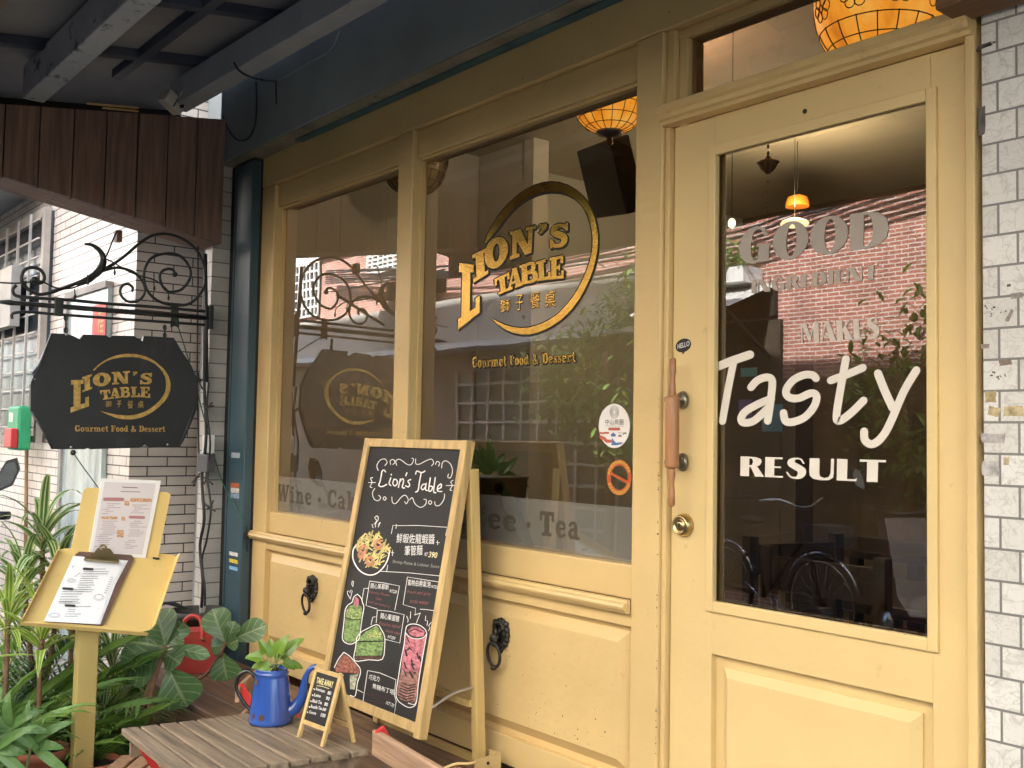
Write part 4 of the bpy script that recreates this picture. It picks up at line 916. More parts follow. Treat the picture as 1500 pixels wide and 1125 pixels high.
# title and flourishes
c = crop(460, 620, 5); m = MB()
def S_(pts, w=8, sm=4, k=0, mb=None, cc=None): stroke(mb or m, [(cc or c)(p) for p in pts], w/6.2, fbk(k), sm)
for p in ([(524,356),(512,343),(498,352),(492,385),(484,425),(474,455),(498,464),(532,448)],[(562,400),(550,440),(562,456)],[(566,374),(565,378)],[(585,412),(577,440),(592,460),(610,440),(605,415),(585,410)],[(632,408),(618,470)],[(626,432),(648,406),(656,425),(646,468),(662,474)],
          [(680,362),(672,385)],[(708,412),(688,424),(700,446),(692,466),(670,458)],[(744,372),(754,350),(788,362),(812,350)],[(785,362),(772,430),(762,490),(744,504)],[(815,445),(795,450),(785,475),(800,486),(820,458)],[(822,440),(816,484),(830,492)],
          [(852,400),(840,490),(858,494),(868,466),(848,460)],[(888,398),(876,498),(892,508)],[(905,482),(930,470),(930,445),(908,462),(905,495),(936,500)]): S_(p, 11)
for p in ([(470,345),(460,310),(485,270),(520,262),(535,288),(518,310)],[(562,302),(558,275),(580,265),(592,285),(578,302)],[(605,308),(600,275),(630,265),(680,300),(712,302),(730,265),(716,256)],[(745,262),(745,295),(770,300),(820,275),(860,263),(876,290),(860,312)],
          [(890,302),(900,280),(920,290),(912,314)],[(935,328),(940,290),(965,275),(1000,300),(1014,350),(1000,398),(980,395),(985,372)],[(400,434),(450,434)],[(430,398),(414,404),(425,432),(410,465),(425,470)],[(968,456),(1032,456)],[(1018,418),(1002,430),(1012,456),(996,486),(1008,492)],
          [(445,478),(428,510),(440,555),(470,567),(488,545),(474,528)],[(530,550),(518,564),(506,550),(518,538),(530,550)],[(570,540),(575,580),(600,586),(640,540),(670,528),(690,560),(676,590),(664,574)],[(700,562),(720,545),(740,590),(780,616),(816,595),(822,560),(804,558)],[(864,580),(851,594),(838,580),(851,566),(864,580)],[(884,574),(890,602),(920,600),(950,560),(956,518)]): S_(p, 6.5)
# steam + boxes
for p in ([(440,740),(458,715),(445,690),(465,680),(470,705),(452,735),(450,760)],[(470,745),(485,725),(470,760)],[(425,740),(432,765)]): S_(p, 6)
for p in ([(566,808),(578,748),(605,748)],[(600,770),(605,740)],[(612,750),(760,748),(974,762),(964,822)],[(490,1084),(700,1096),(918,1118),(930,1066)],[(532,1085),(540,1040)],[(575,930),(574,970)],[(565,945),(585,950)],[(905,860),(905,890)],[(895,872),(918,876)]): S_(p, 5, 0)
c = crop(460, 840, 5)
for p in ([(410,56),(515,70),(626,92),(592,268)],[(408,56),(380,235),(460,260)],[(398,108),(366,110),(352,190)],[(464,268),(560,278),(660,302),(628,510),(520,482)],[(464,268),(455,360)],[(450,318),(430,320),(418,375)],
          [(910,62),(800,45),(684,26),(652,228),(744,255),(740,300),(778,290),(750,362)],[(778,290),(735,305)],[(778,262),(830,265),(884,274)],[(708,280),(705,330)],[(678,312),(690,340),(686,358)],[(818,312),(815,345),(832,348),(828,380)],[(858,358),(838,385),(850,395),(838,420)],
          [(396,712),(480,728),(600,778),(588,890),(602,935),(588,1030),(470,985),(358,940),(392,712)],[(318,852),(362,874)],[(280,55),(276,80),(284,98),(290,60),(280,55)],[(265,185),(245,150),(244,130),(256,128),(262,142),(272,120),(280,128),(272,160),(265,188)]): S_(p, 5, 0)
# white outlines of the drawings
for p in ([(318,152),(345,180),(356,215),(365,250),(352,330),(338,430),(330,480),(300,505),(268,518),(232,508),(208,480),(212,420),(222,330),(228,270),(248,232),(278,212),(292,172),(318,152)],
          [(312,470),(345,430),(380,410),(460,374),(495,415),(516,460),(518,520),(500,628),(400,632),(296,638),(305,540),(312,470)],
          [(218,578),(260,605),(300,650),(336,695),(338,740),(318,800),(302,896),(265,892)],[(218,578),(180,625),(148,690)],
          [(668,430),(660,520),(640,620),(618,760),(600,880),(615,930),(650,960),(695,982),(735,970),(752,930),(765,800),(790,640),(812,520),(826,440)],[(826,440),(812,408),(770,378),(720,370),(680,385),(668,430)]): S_(p, 7, 3, 6)
for p in ([(668,430),(700,465),(750,480),(800,470),(826,440)],[(690,950),(735,960),(752,925)]): S_(p, 6, 3, 6)
# bowl
c = crop(460, 620, 5)
S_([(312,888),(288,925),(284,985),(305,1040),(345,1088),(405,1112),(462,1098),(512,1050),(540,995),(552,940),(546,912)], 11, 3, 3)
c1 = crop(500, 740, 7.032)
text_on(m, '鮮蝦佐龍蝦醬', c1((566,388)), c1((958,402)), c1((574,290)), fb)
text_on(m, '筆管麵', c1((648,520)), c1((832,514)), c1((655,418)), fb)
text_on(m, 'NT', c1((852,522)), c1((890,530)), c1((858,482)), fb, .3); 
c2 = crop(480, 830, 7.5)
text_on(m, '開心果慕斯', c2((470,240)), c2((668,258)), c2((476,180)), fb); text_on(m, 'NT220', c2((676,280)), c2((756,298)), c2((684,246)), fb, .3)
text_on(m, '蜜桃伯爵氣泡', c2((878,205)), c2((1128,232)), c2((884,140)), fb); text_on(m, 'NT220', c2((1134,232)), c2((1214,244)), c2((1140,200)), fb, .3)
text_on(m, '開心果蛋糕', c2((578,570)), c2((782,610)), c2((586,506)), fb); text_on(m, 'NT220', c2((655,780)), c2((738,804)), c2((662,750)), fb, .3)
c3 = crop(470, 930, 7.5)
text_on(m, '巧克力', c3((525,490)), c3((640,516)), c3((533,432)), fb); text_on(m, '焦糖布丁塔', c3((565,585)), c3((800,660)), c3((572,530)), fb); text_on(m, 'NT170', c3((712,760)), c3((800,800)), c3((720,722)), fb, .3)
m.build('chalk_white', CHALK, PNL)
m = MB(); text_on(m, '390', c1((895,538)), c1((985,548)), c1((902,476)), fb, .2, .02); m.build('chalk_cream', M('chalk_cream', (.8,.72,.4), .9), PNL)
m = MB(); text_on(m, 'Shrimp Penne & Lobster Sauce', c1((524,604)), c1((1006,660)), c1((530,562)), fb, .15); m.build('chalk_grey', M('chalk_grey', (.34,.33,.31), .9), PNL)
m = MB()
for s, q in (('Pistachio Mousse',((452,290),(680,328),(458,262))),('Cake',((525,362),(592,374),(530,332))),('with Strawberry',((440,402),(684,462),(446,370))),('Peach earl grey',((868,300),(1130,328),(876,256))),('soda water',((900,396),(1112,420),(908,352))),('Pistachio baked',((562,640),(794,680),(570,602))),('cheese cake',((630,716),(788,752),(638,680)))): text_on(m, s, c2(q[0]), c2(q[1]), c2(q[2]), fb, .15)
m.build('chalk_pink', M('chalk_pink', (.26,.1,.1), .9), PNL)
m = MB()
for s, q in (('dark chocolate',((490,660),(790,720),(498,620))),('caramel tart',((482,728),(700,775),(490,690)))): text_on(m, s, c3(q[0]), c3(q[1]), c3(q[2]), fb, .15)
m.build('chalk_plum', M('chalk_plum', (.09,.04,.055), .9), PNL)
# coloured chalk fills
def fill(name, col, polys, k, par=PNL, cc=None):
    mb = MB()
    for p in polys: mb.poly([[fbk(k)(*(cc or c)(q)) for q in p]])
    return mb.build(name, M(name, col, .9, .5, 60, 0, stretch=(1,1,2.5)), par)
c = crop(460, 840, 5)
fill('chalk_green', (.2,.3,.1), [[(300,225),(345,240),(354,280),(330,430),(322,478),(296,498),(265,508),(235,500),(216,476),(222,400),(230,330),(236,280),(255,240)],[(312,505),(510,500),(495,600),(304,604)],[(320,480),(380,425),(458,384),(490,425),(508,470),(505,492),(318,496)]], 1)
fill('chalk_brown', (.1,.05,.035), [[(304,606),(494,602),(492,624),(300,630)]], 1)
fill('chalk_salmon', (.32,.12,.08), [[(218,590),(256,615),(300,662),(330,705),(328,735),(160,720),(155,690),(185,635)]], 1)
fill('chalk_pale', (.42,.42,.3), [[(262,745),(325,738),(306,800),(298,850),(264,848)]], 1)
fill('chalk_rose', (.5,.17,.2), [[(672,440),(700,470),(750,485),(800,476),(822,450),(806,540),(785,660),(775,720),(638,720),(648,620),(664,520)],[(690,415),(720,388),(770,392),(812,425),(800,458),(745,466),(700,448)],[(306,170),(328,190),(326,232),(308,246),(290,228),(292,196)]], 1)
fill('chalk_peach', (.3,.15,.12), [[(637,722),(774,722),(760,830),(745,930),(720,948),(680,942),(630,920),(606,880),(620,790)]], 1)
mb = MB(); random.seed(11)
for i in range(16):
    cx, cy = random.uniform(660,790), random.uniform(480,790); a = random.uniform(-1.2,1.2); 
    cx += (640-cy)*.05
    stroke(mb, [c((cx-10*math.cos(a), cy-22*math.sin(a+1))), c((cx+10*math.cos(a), cy+22*math.sin(a+1)))], random.uniform(1.6,3.4), fbk(3+i*.2))
for i in range(7): 
    yy = 800+i*20; stroke(mb, [c((640-i*4,yy)), c((690-i*4,yy+22)), c((745-i*3,yy+10))], 1.6, fbk(3+i*.2))
stroke(mb, [c((700,425)),c((740,408)),c((790,428))], 1.6, fbk(5)); stroke(mb, [c((230,322)),c((280,340)),c((345,335))], 1.4, fbk(5)); stroke(mb, [c((314,498)),c((510,496))], 1.6, fbk(5))
mb.build('chalk_dark', M('slate_gap', (.02,.02,.02), .9), PNL)
mb = MB()
for i in range(70):
    cx, cy = random.uniform(385,490), random.uniform(405,470)
    if cy < 475-abs(cx-455)*.9-25 and False: continue
    if cy < 400+abs(cx-455)*.8: continue
    mb.poly([[fbk(4+.02*i)(*c((cx+4*math.cos(t), cy+4*math.sin(t)))) for t in (0,1.6,3.1,4.7)]])
for i in range(26):
    cx, cy = random.uniform(240,345), random.uniform(262,335); mb.poly([[fbk(6+.02*i)(*c((cx+5*math.cos(t), cy+4*math.sin(t)))) for t in (0,1.6,3.1,4.7)]])
c = crop(460, 620, 5); 
for i in range(95):
    a = random.uniform(0, 6.28); r = 120*math.sqrt(random.random()); cx, cy = 425+r*math.cos(a), 930+r*1.05*math.sin(a); b = random.uniform(-1.4,-.2) if random.random() < .7 else random.uniform(.2,1)
    l = random.uniform(14,32); stroke(mb, [c((cx-l*math.cos(b), cy-l*math.sin(b))), c((cx+l*math.cos(b), cy+l*math.sin(b)))], random.uniform(1.2,2.4), fbk(2+i*.03))
mb.build('chalk_yellow', M('chalk_yellow', (.62,.52,.2), .9, .3, 50, 0), PNL)
mb = MB()
for cx, cy, r in ((470,885,30),(360,925,28),(345,965,22),(410,1010,30)):
    for q in range(2): stroke(mb, [c((cx+(r-10*q)*math.cos(t), cy+(r-10*q)*1.1*math.sin(t))) for t in [i*.5 for i in range(12)]], 2.4, fbk(6+q*.3))
mb.build('chalk_orange', M('chalk_orange', (.55,.25,.14), .9, .3, 50, 0), PNL)
# rear legs, stay and metal foot
xr = x1+.004; top = BM @ Vector((x1-.015, ft, Lb-.085))
for xx, nm in ((x1-.012, 'rear_leg'), (x0+.012, 'rear_leg')):
    m = MB(); m.bar((xx, top.y+.012, top.z), (xx, -.062, PZ+.004), .028, .034, Vector((0,-1,0)), .002); m.build(nm, PINE_Y, CB)
m = MB(); m.bar((x0+.02, -.085, .62), (x1-.02, -.085, .62), .03, .02); m.build('rear_rail', PINE_Y, CB)
m = MB(); m.tube(smooth2([BM @ Vector((x1-.012, ft+.004, .09)), (x1-.012, -.16, .665), (x1-.012, -.07, .672)], 5), .0045, 6); m.build('stay', M('aluminium', (.6,.6,.58), .35, metal=.8), CB)
m = MB(); m.bar((x0+.013, -.058, PZ+.012), (x1-.03, -.058, PZ+.012), .016, .022)
m.build('foot_frame', M('gold_metal', (.5,.36,.14), .4, .1, metal=.3), CB)
# ------------------------------------------------------------------ yellow steel bracket at the end of the platform
p = at(696,1113,z=.485); q = at(733,1103,z=.485); BKT = thing('steel_bracket', 'yellow steel bracket with curved arms at the foot of the chalkboard', 'bracket', (p.x, p.y, PZ))
m = MB(); dpq = (q-p).normalized(); npq = Vector((dpq.y,-dpq.x,0)); npq = npq if npq.dot(CAM-p) > 0 else -npq
m.prism([p, q, q-Vector((0,0,.054)), p-Vector((0,0,.054))], -npq*.003); m.prism([q, q-npq*.05, q-npq*.05-Vector((0,0,.054)), q-Vector((0,0,.054))], dpq*.003); m.build('plate', YEL, BKT)
m = MB()
for dz in (0,.022): m.tube(smooth2([p+npq*.006-Vector((0,0,.004+dz)), p+npq*.006-dpq*.03-Vector((0,0,.004+dz)), at(668,1119+dz*300,z=.475-dz), at(648,1127+dz*300,z=.46-dz), at(610,1145+dz*300,z=.45-dz)], 4), .0045, 8)
m.build('arm', YEL, BKT)
m = MB(); m.ball(p.lerp(q,.5)+npq*.001-Vector((0,0,.02)), .005); m.build('bolt', DARK, BKT)

# ------------------------------------------------------------------ cafe table
TZ = .62; T = pZ(TZ)
tl, tf, tr, tn = T(176,1067), T(414,1038.5), T(544,1097), T(263,1137)
TB = thing('slat_table', 'small weathered table of grey brown wooden slats', 'table', ((tl+tr)/2).to_tuple()[:2]+(0,))
m = MB(); ns = 9; th = .018
for i in range(ns):
    u0 = i/ns+.007; u1 = (i+1)/ns-.009; jit = random.uniform(-.004,.004)
    A = tl.lerp(tf, u0); B = tl.lerp(tf, u1); C_ = tn.lerp(tr, u1); D_ = tn.lerp(tr, u0); d = (C_-B).normalized()*jit
    dz = Vector((0,0,random.uniform(-.0012,.0012)))
    me_b = MB(); 
    P = [A+dz, B+dz, C_+d+dz, D_+d+dz]; dn = Vector((0,0,-th))
    q = [m.bm.verts.new(v) for v in P]+[m.bm.verts.new(v+dn) for v in P]
    fs = [m.bm.faces.new(q[:4]), m.bm.faces.new(q[7:3:-1])]+[m.bm.faces.new((q[k], q[k+4], q[(k+1)%4+4], q[(k+1)%4])) for k in range(4)]
    bmesh.ops.recalc_face_normals(m.bm, faces=fs)
    es = list({e for f_ in fs for e in f_.edges}); bmesh.ops.bevel(m.bm, geom=es, offset=.003, segments=2, affect='EDGES', profile=.5)
    me_b.bm.free()
ax = (tr-tf).normalized()
def axis_mat(name, d, col):
    mt = wood(name, col, 'X', .62, .32, dirt=.35)
    for n in mt.node_tree.nodes:
        if n.type == 'MAPPING': n.inputs['Rotation'].default_value = (0, 0, -math.atan2(d.y, d.x))
    return mt
m.build('tabletop', axis_mat('table_slats', ax, (.25,.185,.12)), TB)
m = MB(); dn = Vector((0,0,-.045))
for u in (.07, .93):
    A = tl.lerp(tn, u)+(tf-tl)*.04+dn; B = tf.lerp(tr, u)-(tf-tl)*.04+dn; m.bar(A, B, .025, .05)
m.build('apron', axis_mat('table_apron', (tf-tl), (.22,.15,.095)), TB)
m = MB()
e = tf.lerp(tr, .93)+Vector((0,0,-.045)); A = tn.lerp(tr,.78)+ax*(-.021)+Vector((0,0,-.045)); m.ball(A, .006); m.build('bolt', M('zinc', (.5,.5,.48), .4, metal=.9), TB)
m = MB()
for (u, v, u2, v2) in ((.12,.1,.12,.85),(.12,.9,.12,.15),(.88,.1,.88,.85),(.88,.9,.88,.15)):
    A = tl+(tn-tl)*u+(tf-tl)*v+Vector((0,0,-.05)); B = tl+(tn-tl)*u2+(tf-tl)*v2; B.z = 0; m.bar(A, B, .028, .018)
m.build('leg', RED, TB)

# ------------------------------------------------------------------ folding chairs (one built, then copied)
def chair(loc, ang, label):
    t = thing('folding_chair', label, 'chair', loc, 'red framed wooden folding chairs'); R = Matrix.Translation(loc) @ Matrix.Rotation(ang, 4, 'Z')
    def par(mb, name, mat):
        o = mb.build(name, mat, None); o.parent = t; return o
    I = Matrix()
    mb = MB()
    for i in range(6): mb.box(-.19, .19, -.19+.062*i, -.14+.062*i, .422, .438, I, .003)
    par(mb, 'seat', wood('chair_seat_wood', (.38,.24,.15), 'X', .55, .25))
    mb = MB(); mb.box(-.2, .2, -.222, -.206, .685, .745, I, .004); mb.box(-.2, .2, -.21, -.195, .585, .635, I, .004); par(mb, 'backrest', CHAIRW)
    for s in (-1, 1):
        mb = MB(); mb.bar((s*.178, -.212, .75), (s*.178, .19, 0), .014, .024); par(mb, 'leg', RED)
        mb = MB(); mb.bar((s*.16, .17, .43), (s*.16, -.2, 0), .014, .024); par(mb, 'leg', RED)
        mb = MB(); mb.bar((s*.18, -.2, .415), (s*.18, .18, .415), .012, .016); par(mb, 'seat_rail', RED)
    t.rotation_euler = (0, 0, ang)
    return t
zc = .745
pa = pZ(zc)(549,1068); pb = pZ(zc)(655,1129); ang = math.atan2((pb-pa).y, (pb-pa).x); ux = Vector((math.cos(ang), math.sin(ang), 0)); uy = Vector((-math.sin(ang), math.cos(ang), 0))
o = pa+ux*.2-uy*(-.214); CH = chair((o.x, o.y, 0), ang, 'red framed folding chair right of the slat table showing its wooden back slat')
# this one faces the street, so its back is towards the platform
def put_chair(x, y, a, label):
    c_ = copy_tree(CH); c_.location = (x, y, 0); c_.rotation_euler = (0,0,a); c_['label'] = label; return c_
pb_ = pZ(.438)(214, 1106)
SL_ = thing('slat_stool', 'low red framed stool with wooden slats tucked under the left end of the slat table', 'stool', (pb_.x, pb_.y, 0))
_v = Vector((_f.x,_f.y,0)).normalized(); _s = Vector((RT.x,RT.y,0)).normalized(); R = Matrix((_s,_v,Vector((0,0,1)))).transposed().to_4x4(); R.translation = (pb_.x,pb_.y,0)
m = MB()
for i in range(5): m.box(-.075+.058*i, -.027+.058*i, -.3, .0, .42, .438, R, .004)
m.build('seat', wood('stool_wood', (.4,.24,.14), 'Z', .55, .25), SL_)
for a, b in ((-.07,-.02),(.19,-.02),(-.07,-.28),(.19,-.28)): mm = MB(); mm.bar(R @ Vector((a,b,0)), R @ Vector((a,b,.402)), .016, .022); mm.build('leg', RED, SL_)
m = MB(); m.bar(R @ Vector((-.08,-.02,.41)), R @ Vector((.2,-.02,.41)), .014, .018); m.bar(R @ Vector((-.08,-.28,.41)), R @ Vector((.2,-.28,.41)), .014, .018); m.build('seat_rail', RED, SL_)
pc_ = pZ(.6)(366, 1010)
_va = math.atan2(_f.y,_f.x); pc_ = at(370, 990, z=.62); _a = _va+math.pi; CB_ = put_chair(pc_.x-.21*math.sin(_a), pc_.y+.21*math.cos(_a), _a, 'red framed folding chair standing behind the blue pot'); CB_.scale = (.9,1,.84)

# ------------------------------------------------------------------ blue enamel pot, its plant, the little board
ENB = M('blue_enamel', (.03,.085,.33), .14, .2, 5, .06, 20, dirt=1, dirtcol=(.09,.055,.04), dirt_thr=.735, dscale=13, coat=.6)
k0 = T(396, 1058); KP = thing('coffee_pot', 'chipped blue enamel coffee pot with black handle used as a planter', 'pot', k0)
r0 = (T(428,1055)-T(364,1055)).length/2
hp = (k0.z and (onplane(400,981,k0,-_f)-onplane(400,1060,k0,-_f)).length)
m = MB(); m.lathe([(r0*.55,0),(r0*.97,.002),(r0*1.0,.008),(r0*.99,.014),(r0*.82,hp*.7),(r0*.76,hp*.84),(r0*.74,hp*.9),(r0*.79,hp*.915),(r0*.74,hp*.93),(r0*.72,hp*.97),(r0*.75,hp),(r0*.69,hp),(r0*.67,hp*.86)], k0, 40, cap=True)
m.build('body', ENB, KP)
sx = RT.copy(); sx.z = 0; sx.normalize()       # spout lies to the right of the picture
def kp(a, h): return k0+sx*a+Vector((0,0,h))
m = MB(); m.tube(smooth2([kp(r0*.78,hp*.2),kp(r0*1.12,hp*.28),kp(r0*1.42,hp*.48),kp(r0*1.55,hp*.8),kp(r0*1.75,hp*.98),kp(r0*2.05,hp*1.04)], 4), [r0*.36-.0115*0-(r0*.24)*min(1, i/14) for i in range(21)], 14); m.build('spout', ENB, KP)
m = MB(); m.tube(smooth2([kp(-r0*.74,hp*.82),kp(-r0*1.1,hp*.93),kp(-r0*1.5,hp*.84),kp(-r0*1.62,hp*.62),kp(-r0*1.3,hp*.38),kp(-r0*.9,hp*.2)], 5), .0055, 8); m.build('handle', M('black_enamel', (.015,.014,.014), .2, .1, coat=.4), KP)
m = MB(); 
for a, h, w_, hh in ((-.62,.17,.012,.022),(-.2,.16,.016,.026),(-.66,.78,.012,.018)):
    cdir = (sx*a-_f*math.sqrt(max(0,1-a*a))); cdir.z = 0; cdir.normalize(); pos = k0+cdir*(r0*(1-.26*h)*1.0)+Vector((0,0,hp*h)); tn_ = cdir.cross(Vector((0,0,1)))
    m.poly([[pos+cdir*.0012+tn_*(w_/2*math.cos(t)*(1+.25*math.sin(3*t)))+Vector((0,0,hh/2*math.sin(t)*(1+.2*math.cos(5*t)))) for t in [i*.35 for i in range(18)]]])
m.build('rust_chip', M('rust', (.12,.06,.035), .8, .4, 60, .3, 200), KP)
m = MB(); m.lathe([(.001,0),(r0*.7,0)], k0+Vector((0,0,hp*.93)), 20, cap=False); m.build('soil', M('soil', (.03,.02,.014), .95, .4, 60, .6), KP)

# ------------------------------------------------------------------ leaves
def leaf(mb, base, d, up, L, Wd, shape='oval', droop=.3, fold=.18, seg=7, wave=0, curl=0):
    """a blade from base along d, with its face towards up; UV u across, v along"""
    d = Vector(d).normalized(); up = Vector(up); side = d.cross(up)
    if side.length < 1e-3: side = d.orthogonal()
    side.normalize(); nrm = side.cross(d).normalized()
    rows = []; p = Vector(base); dd = d.copy(); ph = random.uniform(0, 6)
    for i in range(seg+1):
        t = i/seg
        if shape == 'oval': wd = math.sin(math.pi*min(1, .04+.96*t)**.8)**.75
        elif shape == 'fiddle': wd = (math.sin(math.pi*t**1.5)**.6 if t < 1 else 0)*(.62+.42*t) if t > 0 else .05
        elif shape == 'heart': wd = (1-t)**.7*(1.15 if t > .06 else .6)
        elif shape == 'strap': wd = min(1, .35+2.5*t)*(1-t**3)
        else: wd = min(1, .3+4*t)*(1-t**2)
        wd = max(wd, .015)*Wd/2
        n2 = side.cross(dd).normalized()
        wv = wave*math.sin(t*9+ph)*Wd
        rows.append((p-side*wd+n2*(fold*wd+wv), p+n2*wv*.3, p+side*wd+n2*(fold*wd-wv), t))
        p = p+dd*(L/seg); q = Matrix.Rotation(-droop*(1.6*t+.2)/seg*2, 3, side); dd = (q @ dd).normalized()
    for a, b in zip(rows, rows[1:]):
        mb.face((a[0], b[0], b[1], a[1]), ((0,a[3]),(0,b[3]),(.5,b[3]),(.5,a[3])), True)
        mb.face((a[1], b[1], b[2], a[2]), ((.5,a[3]),(.5,b[3]),(1,b[3]),(1,a[3])), True)
    return p
LF_FIG = leafmat('fiddle_leaf', (.1,.2,.07), (.48,.56,.3), 'vein', .32)
LF_POT = leafmat('pothos_leaf', (.17,.3,.035), (.42,.52,.12), 'plain', .3)
LF_DRA = leafmat('dracaena_leaf', (.09,.2,.045), (.55,.62,.3), 'stripe', .35)
LF_LIM = leafmat('lime_leaf', (.2,.36,.04), (.6,.66,.2), 'stripe', .35)
LF_PAL = leafmat('palm_leaf', (.115,.225,.05), (.3,.42,.13), 'plain', .38)
LF_PA2 = leafmat('palm_leaf_light', (.2,.34,.07), (.4,.5,.15), 'plain', .38)
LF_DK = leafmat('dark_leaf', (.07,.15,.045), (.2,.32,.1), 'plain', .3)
STEM = M('plant_stem', (.2,.2,.07), .6, .3); CANE = M('brown_cane', (.2,.11,.06), .7, .35, 20, .4)
TERRA = M('terracotta', (.36,.12,.06), .7, .2, 6, .2, 60); BLKP = M('black_plastic_pot', (.025,.024,.023), .5, .3, 8)
CAMUP = Vector((0,0,1))
# pothos in the blue pot
PO = thing('pothos_plant', 'lime green pothos sprouting from the blue enamel pot', 'plant', k0+Vector((0,0,hp*.93)))
mb = MB(); ms = MB(); K = lambda px, py: onplane(px, py, k0, -_f)
for (px, py, dx, dy, L) in ((385,962,-22,-3,.05),(392,955,-8,-14,.045),(410,952,6,-12,.055),(420,955,16,-16,.06),(402,965,2,-10,.05),(396,972,-14,6,.045),(425,972,14,2,.04),(412,966,10,-14,.055),(384,975,-18,2,.035),(404,958,-4,-16,.05),(418,966,10,6,.04),(399,978,-6,4,.04)):
    b = k0+Vector((random.uniform(-.02,.02), random.uniform(-.02,.02), hp*.93)); e = K(px, py)+_f*random.uniform(-.03,.02); ms.tube([b, b.lerp(e,.6)+Vector((0,0,.008)), e], .0018, 5)
    leaf(mb, e, RT*dx-UP*dy, -_f*.75+Vector((0,0,.8)), L*1.05, L*.8, 'heart', .5, .25)
mb.build('foliage', LF_POT, PO); ms.build('stems', M('lime_stem', (.35,.42,.12), .5), PO)
# take-away board
fl, fr_, rr = T(434,1079.5), T(472,1094.5), T(520,1087.5)
back = (rr-fr_); ux = (fr_-fl).normalized(); W_ = (fr_-fl).length; mid = fr_+back*.5
ttop = onplane(500, 987.5, mid, Vector((ux.y, -ux.x, 0)).cross(Vector((0,0,1)))*-1 if False else Vector((ux.x, ux.y, 0))); 
hT = ttop.z-TZ
TA = thing('take_away_board', 'tiny pine A frame chalkboard standing on the table beside the blue pot', 'sign', fl)
hd = Vector((ttop.x, ttop.y, 0))-Vector((fr_.x, fr_.y, 0)); upv = (Vector((hd.x, hd.y, hT))); LT = upv.length; upv.normalize(); nv = ux.cross(upv).normalized()
if nv.dot(CAM-fr_) < 0: nv = -nv
TM = Matrix((ux, -nv, upv)).transposed().to_4x4(); TM.translation = fl
m = MB(); b_ = .0115
m.box(0, b_, 0, .009, 0, LT, TM, .001); m.box(W_-b_, W_, 0, .009, 0, LT, TM, .001); m.box(b_, W_-b_, .0005, .0085, LT-b_-.001, LT-.001, TM, .001); m.box(b_, W_-b_, .0005, .0085, LT*.2, LT*.2+b_, TM, .001)
m.build('front_frame', PINE, TA)
m = MB(); m.box(b_-.001, W_-b_+.001, .003, .006, LT*.2+b_-.001, LT-b_, TM); TP_ = m.build('chalk_panel', SLATE, TA)
bu = (Vector((hd.x,hd.y,hT))-Vector((back.x,back.y,0))); TB2 = Matrix((ux, ux.cross(bu.normalized())*-1, bu.normalized())).transposed().to_4x4(); TB2.translation = fl+back
m = MB(); m.box(0, b_, -.004, .004, 0, LT, TB2, .001); m.box(W_-b_, W_, -.004, .004, 0, LT, TB2, .001); m.box(b_, W_-b_, -.003, .003, LT*.2, LT*.2+b_, TB2); m.box(b_, W_-b_, -.002, .002, LT*.3, LT-.004, TB2); m.build('rear_frame', PINE, TA)
ft2 = lambda px, py: onplane(px, py, fl-nv*.0026, nv)
c5 = crop(340, 920, 5.923); m = MB()
text_on(m, 'TAKE AWAY', c5((728,478)), c5((872,520)), c5((738,424)), ft2, 0, .02); stroke(m, [c5(p) for p in ((735,500),(780,506),(840,526))], .8, ft2, 3); m.build('chalk_yellow', M('chalk_straw', (.75,.66,.3), .9), TP_)
m = MB()
for s, p, q in (('Americano',((722,538),(802,562),(728,512)),('80',(826,575),(855,582),(832,545))),('Latte',((708,590),(766,604),(714,564)),('90',(812,622),(842,630),(818,592))),('Black Tea',((694,642),(776,662),(700,614)),('80',(798,672),(828,680),(804,642))),('Roselle Tea',((680,692),(776,712),(686,664)),('80',(782,716),(812,722),(788,690))),('Cocoa',((664,738),(726,752),(670,714)),('100',(766,768),(806,778),(772,736)))):
    text_on(m, s, c5(p[0]), c5(p[1]), c5(p[2]), ft2, .1, .012); text_on(m, q[0], c5(q[1]), c5(q[2]), c5(q[3]), ft2, .1, .012)
    stroke(m, [c5((p[0][0]-12, p[0][1]-12)), c5((p[0][0]-8, p[0][1]-4))], 1.2, ft2)
m.build('chalk_white', CHALK, TP_)

# ------------------------------------------------------------------ menu stand
MX = -3.35; mp = at(130, 915, x=MX); pb0 = at(118, 1125, x=MX)
MSM = M('menu_yellow_steel', (.74,.53,.19), .42, .07, 3, .05, dirt=.3, dirtcol=(.4,.26,.1), dirt_thr=.68, dscale=12)
MS = thing('menu_stand', 'yellow steel menu stand with a sloping tray and a back plate on a square post', 'menu stand', (pb0.x, pb0.y, 0))
m = MB(); m.bar((pb0.x, pb0.y, .012), (mp.x-.01, mp.y, mp.z+.05), .062, .042, Vector((1,0,0)), .004); m.build('post', M('gold_steel', (.5,.38,.13), .35, .1, 4, .03, metal=.25), MS)
m = MB(); m.box(pb0.x-.17, pb0.x+.17, pb0.y-.17, pb0.y+.17, 0, .012, bev=.003); m.build('base_plate', MSM, MS)
